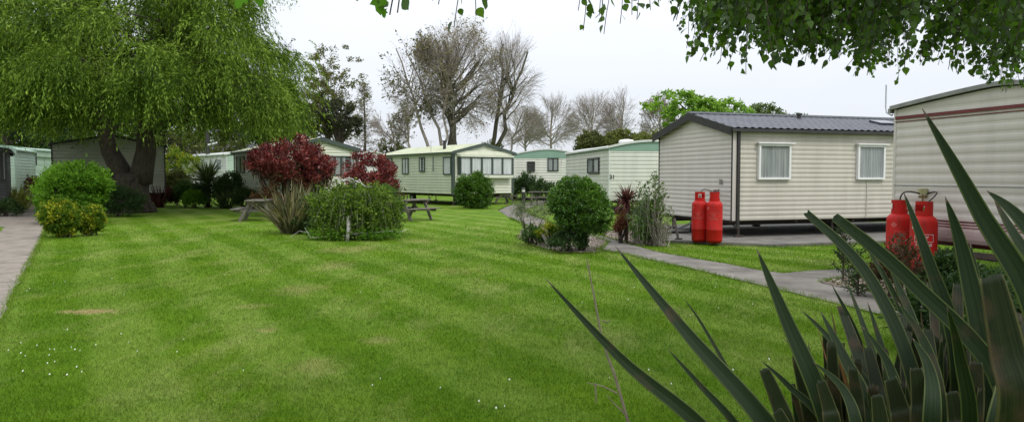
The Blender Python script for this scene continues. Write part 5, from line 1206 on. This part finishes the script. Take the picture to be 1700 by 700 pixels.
# ------------------------------------------------------------------ overhanging birch (near, right)
L_BIRCH = leaf_mat('birch_leaf', [(.028, .062, .010), (.06, .12, .016), (.11, .21, .028)], .5, .45, .4, nscale=1.5)
def birch():
    rn = np.random.default_rng(301); bx, by = 6.9, 2.6
    t = thing('birch_tree', (bx, by, 0), 'birch with hanging leafy twigs reaching over the top right of the photo', 'tree')
    m = MB(); m.tube([(bx, by, -.1), (bx, by, 1.5), (bx-.1, by, 3.5), (bx-.2, by, 6), (bx-.2, by+.1, 9)], [.26, .22, .18, .12, .03], 14); m.build('trunk', WBARK, t, smooth=True)
    limbs = [[(bx-.05, by, 3.0), (5.0, 3.2, 3.6), (3.2, 3.9, 3.75), (1.6, 4.3, 3.4)], [(bx-.1, by, 3.3), (5.8, 4.6, 3.9), (4.6, 6.2, 3.9), (3.6, 7.2, 3.6)], [(bx-.05, by, 2.9), (6.0, 4.5, 3.4), (5.6, 6.2, 3.4), (5.2, 7.4, 3.2)],
             [(bx-.1, by, 3.2), (4.5, 2.4, 3.6), (2.0, 2.8, 3.3), (.2, 3.0, 2.85), (-.9, 2.9, 2.62)], [(bx-.1, by, 3.8), (4.6, 1.0, 4.6), (2.6, -.6, 4.6), (1.2, -1.6, 4.2)], [(bx-.1, by, 4.4), (5.2, .2, 5.4), (4.0, -1.8, 5.6)], [(bx-.1, by, 4.6), (4.8, 3.4, 5.6), (3.0, 4.0, 5.8)]]
    m = MB()
    for l in limbs:
        k = len(l); m.tube(l, [.075*(1-i/k)+.008 for i in range(k)], 8)
    m.build('limbs', BARK, t, smooth=True)
    # lower outline of the foliage, measured along the photo's top edge
    ox = [1120, 1150, 1170, 1200, 1245, 1300, 1335, 1370, 1410, 1440, 1475, 1505, 1540, 1570, 1600, 1625, 1650, 1720]; oy = [5, 60, 105, 122, 95, 95, 122, 108, 112, 148, 130, 92, 120, 128, 70, 120, 158, 150]
    Ps, Ts = [], []; tw = MB()
    def strand(p0, Ln, sway, sp=.035):
        n = max(4, int(Ln/.08)); pts = []; q = Vector(p0); d = Vector((sway[0], sway[1], -.55)).normalized()
        for i in range(n+1):
            pts.append(q.copy()); d = (d+Vector((0, 0, -.10))+Vector(rn.normal(size=3))*.07).normalized(); q = q+d*(Ln/n)
        tw.tube(pts, .0022, 3, cap=False)
        k = int(Ln/sp)
        for j in range(k):
            s = .08+.92*(j+.5*rn.random())/k; a = s*n; i = min(int(a), n-1); c = pts[i].lerp(pts[i+1], a-i); o = Vector((rn.normal(), rn.normal(), 0)); o.normalize()
            Ps.append(c+o*.012); Ts.append((o*.6+Vector((0, 0, -.85))+Vector(rn.normal(size=3))*.25).normalized())
    grp = [(1140+585*rn.random(), 4.0+3.2*rn.random(), rn.random()**.9) for _ in range(95)]
    for i in range(1150):
        gp, gd, gy_ = grp[i % 95]; px = gp+rn.normal()*11; D = gd+rn.normal()*.12; yb = np.interp(px, ox, oy)
        yb = yb-2 - 150*gy_**1.7 - 20*abs(rn.normal())
        zb_ = P3(px, yb, D).z; Ln = .35+.55*rn.random(); sw = (-.35+.5*rn.normal()*.5, .25*rn.normal())
        strand((X(px, D)+.25*Ln, D, zb_+Ln*.92), Ln, sw)
    # outer sprigs hanging from the long forward limb
    for (px, yb, D, Ln) in ((748, 46, 3.0, .45), (762, 22, 3.0, .35), (790, 12, 3.1, .3), (715, 6, 3.0, .3), (965, 50, 3.4, .5), (985, 38, 3.4, .5), (1000, 52, 3.5, .55), (1012, 34, 3.5, .5), (1030, 30, 3.6, .5), (1050, 14, 3.6, .4), (940, 16, 3.3, .3), (1120, 80, 4.2, .5), (975, 22, 3.5, .4), (1022, 20, 3.3, .4), (915, 4, 3.3, .3), (652, 26, 2.0, .3), (617, 22, 1.9, .25)):
        zb_ = P3(px, yb, D).z; strand((X(px, D)+.1, D, zb_+Ln*.97), Ln, (-.12, 0), .05)
    # canopy above and behind the viewpoint (shades the flax)
    C = []
    for l in limbs:
        for a, b in zip(l[:-1], l[1:]):
            for _ in range(26): q = Vector(a).lerp(Vector(b), rn.random())+Vector(rn.normal(size=3))*.55+Vector((0, 0, .45)); C.append(tuple(q))
    for _ in range(380): C.append((1.0+7*rn.random(), -2.6+9.5*rn.random(), 4.0+3.2*rn.random()))
    C = np.array(C); 
    # keep these clumps out of the sky the photo shows
    vis = (C[:, 1] > .3) & (np.abs(C[:, 0]) < .80*C[:, 1]) & (C[:, 2] < 1.6+.31*C[:, 1])
    C = C[~vis]
    V2 = clumps(rn, C, .38, 26, .065, .05, .3, .5, OVATE); V2 = V2.reshape(len(V2), -1, 3); c0 = V2[:, 0]
    vis = (c0[:, 1] > .2) & (np.abs(c0[:, 0]) < .80*c0[:, 1]+.1) & (c0[:, 2] < 1.6+.27*c0[:, 1]); V2 = V2[~vis]
    P = np.array([tuple(p) for p in Ps]); T = np.array([tuple(p) for p in Ts]); n = len(P); l = .047*(.6+.65*rn.random(n))
    V1 = leafV(P, T, runit(rn, n), l, l*.86, OVATE, curl=.12)
    polys('foliage', np.concatenate([V1, V2]), L_BIRCH, t); tw.build('twigs', BARK, t, fix=False)
birch()
def maple_sprig(P, leaves, label):
    P = Vector(P); t = thing('leafy_sprig', P, label, 'branch', None); m = MB()
    m.tube([P+Vector((-.1, .05, .42)), P+Vector((-.03, .02, .2)), P], [.004, .003, .002], 5); m.build('twig', BARK, t)
    shp = np.array([(0, 0), (.05, .22), (.02, .48), (.25, .34), (.48, .55), (.55, .26), (.78, .24), (1, 0), (.78, -.24), (.55, -.26), (.48, -.55), (.25, -.34), (.02, -.48), (.05, -.22)])
    rn = np.random.default_rng(7); Pp, T, l = [], [], []
    for (dx, dz, tx, tz, ln) in leaves: Pp.append((P.x+dx, P.y+rn.normal()*.03, P.z+dz)); T.append((tx, .2*rn.normal(), tz)); l.append(ln)
    N0 = np.tile(np.array((.2, -1., .3)), (len(l), 1))+rn.normal(size=(len(l), 3))*.25
    polys('foliage', leafV(np.array(Pp), unit(np.array(T)), unit(N0), np.array(l), np.array(l)*.85, shp, .1), leaf_mat('sprig_leaf', [(.06, .15, .015), (.10, .24, .02)], .5), t)
maple_sprig(P3(628, 6, 1.9), [(0, .025, .1, -1, .055), (-.02, .045, -.8, -.5, .04), (.04, .045, .7, -.6, .035), (-.05, .035, -.3, -1, .03), (0, .06, 0, -1, .05), (.01, -.01, .1, -1, .025)], 'dark lobed leaf sprig hanging at the top edge, over the open sky')
maple_sprig(P3(428, 0, 1.6), [(0, .03, .1, -1, .045), (-.03, .015, -.3, -1, .04), (.03, .04, .9, -.3, .045), (-.05, .03, -.8, -.5, .04)], 'bright green lobed leaf sprig at the top edge, over the willow crown')

# ------------------------------------------------------------------ small plants by the right path
def conifer_plant(x, y, h, label, seed):
    rn = np.random.default_rng(seed); t = thing('small_dark_shrub', (x, y, 0), label, 'shrub'); m = MB(); Ps = []
    for k in range(26):
        a = rn.random()*6.283; z = h*rn.random(); r = .28*(1-.5*z/h)*(.5+.6*rn.random()); p = Vector((x, y, z)); e = p+Vector((math.cos(a)*r, math.sin(a)*r, .12)); m.tube([p, e], .008, 4, cap=False)
        for j in range(22): Ps.append(tuple(p.lerp(e, .2+.8*rn.random())+Vector(rn.normal(size=3))*.02))
    m.tube([(x, y, 0), (x, y, h)], .015, 6); m.build('stems', BARK, t, fix=False); P = np.array(Ps); n = len(P); T = runit(rn, n); T[:, 2] += .4; l = .045*(.7+.6*rn.random(n)); polys('foliage', leafV(P, unit(T), runit(rn, n), l, l*.45), L_DARK, t)
conifer_plant(X(1408, 10.9), 11.0, .70, 'small dark upright shrub at the left tip of the right gravel bed', 320)
conifer_plant(X(1428, 9.6), 9.6, .55, 'dark low shrub on the gravel behind the flax tips', 321)
shrub('dark_shrub', 'dark leafy shrub at the foot of the two right-hand gas bottles', 'shrub', X(1582, 9.4), 9.4, (.34, .3, .26), .30, L_DARK, 60, 50, .07, .028, .12, 322)
shrub('dark_shrub', 'dark leafy shrub under the drawbar of the old cream caravan', 'shrub', X(1655, 8.8), 8.7, (.55, .4, .18), .2, L_DARK, 80, 45, .07, .028, .12, 323)
shrub('brown_shrub', 'twiggy brown plant before the left gas bottle of the old cream caravan', 'shrub', X(1490, 9.6), 9.5, (.28, .25, .34), .35, leaf_mat('brown_leaf', [(.05, .03, .02), (.09, .05, .03), (.07, .07, .03)], .2), 45, 40, .07, .02, .12, 324)
shrub('dark_shrub', 'low dark bush behind the big flax at the right frame edge', 'shrub', X(1640, 6.5), 6.5, (.75, .5, .32), .3, L_DARK, 110, 45, .07, .03, .14, 325)

# ------------------------------------------------------------------ foreground flax
FLAX = flax_mat('foreground_flax', (.010, .024, .007), (.026, .050, .014), (.12, .155, .04))
FLAXD = flax_mat('foreground_flax_cut', (.012, .021, .007), (.028, .038, .013), (.12, .12, .045), 1)
FLAXT = pm('withered_flax_tip', (.11, .08, .05), (.05, .035, .022), .7, 30)
def flax_blade(pts, w, parent, cut=False, name='leaf', twist=0., rn=None, fold=.28, mat=None, wprof=None):
    """a blade through 3D points (quadratic chain), folded along its midrib; cut blades end square"""
    pts = [Vector(p) for p in pts]; n = 26
    def cr(t):
        k = len(pts)-1; x = t*k; i = min(int(x), k-1); u = x-i; p0 = pts[max(i-1, 0)]; p1 = pts[i]; p2 = pts[i+1]; p3 = pts[min(i+2, k)]
        return .5*((2*p1)+(p2-p0)*u+(2*p0-5*p1+4*p2-p3)*u*u+(-p0+3*p1-3*p2+p3)*u**3)
    off = world_base(parent); vs = []; uvs = []; ln = 0; prev = None
    cols = (-1, -.86, -.45, 0, .45, .86, 1)
    for i in range(n+1):
        t = i/n; p = cr(t); q = cr(min(1, t+.02)); o = cr(max(0, t-.02)); d = (q-o).normalized(); view = (Vector((0, 0, CAMZ+.4))-p).normalized()
        s = d.cross(Vector((-.25, -.9, .35)).normalized()).normalized(); nn = s.cross(d).normalized()
        a = twist*(t-.3); s, nn = s*math.cos(a)+nn*math.sin(a), nn*math.cos(a)-s*math.sin(a)
        prof = min(1, .72+.6*t) if t < .45 else 1.0-(.5*((t-.45)/.55)**1.5 if cut else 0)
        if not cut: prof *= max(0, 1-((t-.45)/.55)**1.7) if t > .45 else 1
        prof = max(prof, .012); ww = w*prof/2
        if prev is not None: ln += (p-prev).length
        prev = p
        for c in cols:
            jag = Vector((0, 0, 0))
            if cut and i == n: jag = d*(rn.normal()*.0025 if rn is not None else 0)
            vs.append(p+s*ww*c*math.cos(fold)+nn*ww*abs(c)*math.sin(fold)*(1 if not cut else .7)+jag-off); uvs.append((.5+.5*c, ln))
    K = len(cols); fs = [(i*K+j, i*K+j+1, (i+1)*K+j+1, (i+1)*K+j) for i in range(n) for j in range(K-1)]
    me = bpy.data.meshes.new(name); me.from_pydata([tuple(v) for v in vs], [], fs); uv = me.uv_layers.new(name='UVMap')
    li = np.zeros(len(me.loops), np.int32); me.loops.foreach_get('vertex_index', li); U = np.array(uvs)[li]; uv.data.foreach_set('uv', U.astype(np.float32).ravel())
    me.materials.append(mat or FLAX); me.polygons.foreach_set('use_smooth', [True]*len(me.polygons))
    o = bpy.data.objects.new(name, me); COL.objects.link(o); o.parent = parent
    me.materials.append(FLAXT); tipf = n if cut else n-2
    for q, p_ in enumerate(me.polygons):
        if not cut and q//(K-1) >= n-1: p_.material_index = 1
    md = o.modifiers.new('thick', 'SOLIDIFY'); md.thickness = .0016; md.offset = 0
    return o
def foreground():
    rn = np.random.default_rng(400); bx, by = 1.30, 2.0
    t = thing('flax_plant', (bx, by, 0), 'big dark green flax with long sword leaves filling the bottom right foreground', 'flax plant')
    # (tip px,py,D), (mid px,py,D), (low px,py,D), width, twist
    B = [((905, 461, 1.95), (1035, 598, 1.85), (1190, 735, 1.8), .052, .5), ((1021, 408, 2.3), (1140, 552, 2.1), (1290, 728, 1.95), .070, .3), ((1256, 412, 2.0), (1305, 530, 1.95), (1372, 690, 1.9), .068, .0),
         ((1338, 352, 2.3), (1440, 455, 2.15), (1520, 640, 2.0), .062, .5), ((1386, 360, 2.0), (1510, 465, 1.95), (1665, 650, 1.9), .075, .4), ((1531, 180, 1.75), (1622, 345, 1.75), (1725, 560, 1.75), .078, .2),
         ((1500, 318, 2.1), (1540, 430, 2.05), (1590, 600, 2.0), .06, .1), ((1569, 326, 2.0), (1600, 430, 2.0), (1640, 640, 1.95), .080, .0), ((1638, 316, 1.9), (1700, 372, 1.85), (1800, 520, 1.8), .07, .3),
         ((1572, 508, 1.5), (1592, 590, 1.55), (1608, 720, 1.6), .045, .2), ((1108, 578, 2.1), (1160, 636, 2.05), (1240, 730, 2.0), .030, .3), ((1136, 496, 2.3), (1170, 545, 2.25), (1250, 690, 2.1), .018, .6),
         ((1362, 516, 2.2), (1400, 590, 2.1), (1450, 700, 2.0), .055, .2), ((1330, 514, 2.4), (1380, 565, 2.3), (1470, 690, 2.1), .035, .5), ((1405, 465, 2.6), (1440, 560, 2.4), (1480, 700, 2.2), .04, .2),
         ((1264, 598, 2.0), (1310, 640, 1.95), (1380, 720, 1.9), .030, .4), ((1650, 330, 2.2), (1690, 400, 2.1), (1790, 560, 2.0), .055, .2), ((1440, 500, 2.3), (1470, 600, 2.2), (1500, 720, 2.1), .05, -.3),
         ((1475, 440, 2.6), (1510, 520, 2.5), (1550, 660, 2.3), .06, .2), ((1540, 400, 2.7), (1560, 500, 2.5), (1580, 640, 2.3), .05, .1), ((1420, 380, 3.0), (1490, 500, 2.7), (1540, 640, 2.4), .045, .2)]
    for bi, (tip, mid, low, w_, tw) in enumerate(B):
        a, b, c = P3(*tip), P3(*mid), P3(*low); root = Vector((bx+(c.x-bx)*.35, by+rn.normal()*.06, .02)); q = root.lerp(c, .55)+Vector((0, 0, .04))
        flax_blade([root, q, c, b, a], w_*(.7 if bi in (3, 4) else .84), t, twist=tw, rn=rn, cut=bi in (3, 4))
    # cut, square-ended leaves
    Cc = [((1645, 458, 1.45), (1690, 700, 1.45), .088), ((1268, 612, 1.9), (1310, 720, 1.9), .052), ((1362, 632, 1.8), (1385, 720, 1.8), .045), ((1478, 628, 1.8), (1500, 720, 1.8), .060), ((1395, 508, 2.4), (1440, 640, 2.2), .045),
          ((1545, 470, 2.3), (1560, 620, 2.1), .045), ((1590, 470, 2.2), (1580, 620, 2.1), .05), ((1600, 540, 2.1), (1590, 680, 2.0), .055), ((1540, 545, 2.0), (1545, 680, 1.9), .05), ((1330, 585, 2.1), (1370, 700, 2.0), .035), ((1440, 575, 2.2), (1465, 700, 2.1), .05),
          ((1415, 610, 1.9), (1425, 720, 1.9), .045), ((1520, 610, 1.75), (1530, 720, 1.75), .055), ((1580, 650, 1.6), (1590, 740, 1.6), .05), ((1500, 520, 2.4), (1510, 640, 2.2), .05), ((1620, 600, 1.9), (1610, 720, 1.9), .06), ((1290, 680, 1.8), (1320, 760, 1.8), .05), ((1695, 520, 2.3), (1690, 700, 2.1), .08), ((1660, 640, 1.7), (1665, 760, 1.7), .06), ((1455, 655, 1.7), (1465, 760, 1.7), .05)]
    for top, low, w_ in Cc:
        a, c = P3(*top), P3(*low); root = Vector((bx+(c.x-bx)*.45, by+rn.normal()*.08, .02)); flax_blade([root, root.lerp(c, .6), c, c.lerp(a, .5)+Vector((.004, 0, 0)), a], w_, t, cut=True, rn=rn, mat=FLAXD, name='cut_leaf', fold=.15)
    # dense inner bases
    for k in range(84):
        px = 1310+420*rn.random(); D = 1.85+1.1*rn.random(); py = 560+130*rn.random()-(px-1290)*.12; a = P3(px, py, D); root = Vector((bx+(a.x-bx)*.5+rn.normal()*.03, D+.1, .02)); c = root.lerp(a, .6)+Vector((rn.normal()*.02, 0, 0))
        cutk = rn.random() < .6
        flax_blade([root, root.lerp(c, .5), c, c.lerp(a, .5), a], .035+.03*rn.random(), t, cut=cutk, rn=rn, mat=FLAXD if cutk else FLAX, twist=rn.normal()*.5, name='cut_leaf' if cutk else 'leaf')
    for (tx, ty, lx, ly, D_, w_) in ((1300, 560, 1400, 720, 2.2, .030), (1380, 470, 1450, 690, 2.4, .032), (1455, 430, 1530, 660, 2.5, .040), (1490, 500, 1560, 700, 1.9, .045), (1545, 430, 1570, 680, 2.2, .050), (1610, 400, 1620, 660, 2.3, .055), (1430, 540, 1500, 720, 2.0, .040), (1350, 600, 1430, 740, 1.9, .035), (1660, 560, 1650, 740, 1.7, .06), (1515, 560, 1545, 720, 1.8, .045)):
        a, c = P3(tx, ty, D_), P3(lx, ly, D_-.1); b = a.lerp(c, .5)+Vector((.02, 0, .03)); root = Vector((bx+(c.x-bx)*.35, by+rn.normal()*.06, .02)); flax_blade([root, root.lerp(c, .55), c, b, a], w_, t, twist=.3*rn.normal(), rn=rn)
    DEAD = leaf_mat('dead_flax', [(.05, .035, .02), (.11, .08, .045), (.20, .10, .045)], .2, .7)
    V = blades(rn, (bx+.28, by+.25, .0), 60, 1.1, .035, seg=6, droop=.12, base_r=.4, upmin=1.25); polys('dead_leaves', V, DEAD, t)
foreground()
t = thing('dead_stalk', (X(1045, 2.2), 2.2, 0), 'thin dry forked stalk standing in front of the lawn, left of the flax', 'stalk'); m = MB()
m.tube([(X(1090, 2.2), 2.2, 0), P3(1060, 760, 2.2), P3(1040, 690, 2.2), P3(1020, 620, 2.2), P3(1008, 590, 2.2), P3(996, 545, 2.2), P3(986, 490, 2.2), P3(974, 428, 2.2)], [.006, .005, .005, .0045, .004, .0035, .003, .0015], 6)
m.build('stem', pm('dry_stalk', (.22, .18, .13), (.13, .1, .07), .8, 30), t)
for pts in ([(1024, 652), (1000, 640), (975, 635)], [(1036, 685), (1018, 668), (1008, 655)], [(1000, 532), (1008, 534), (1014, 531)], [(979, 440), (974, 444)], [(988, 635), (990, 668)]):
    m = MB(); m.tube([P3(a, b, 2.2) for a, b in pts], [.003, .002, .0012][:len(pts)], 5); m.build('side_twig', MATS['dry_stalk'], t)
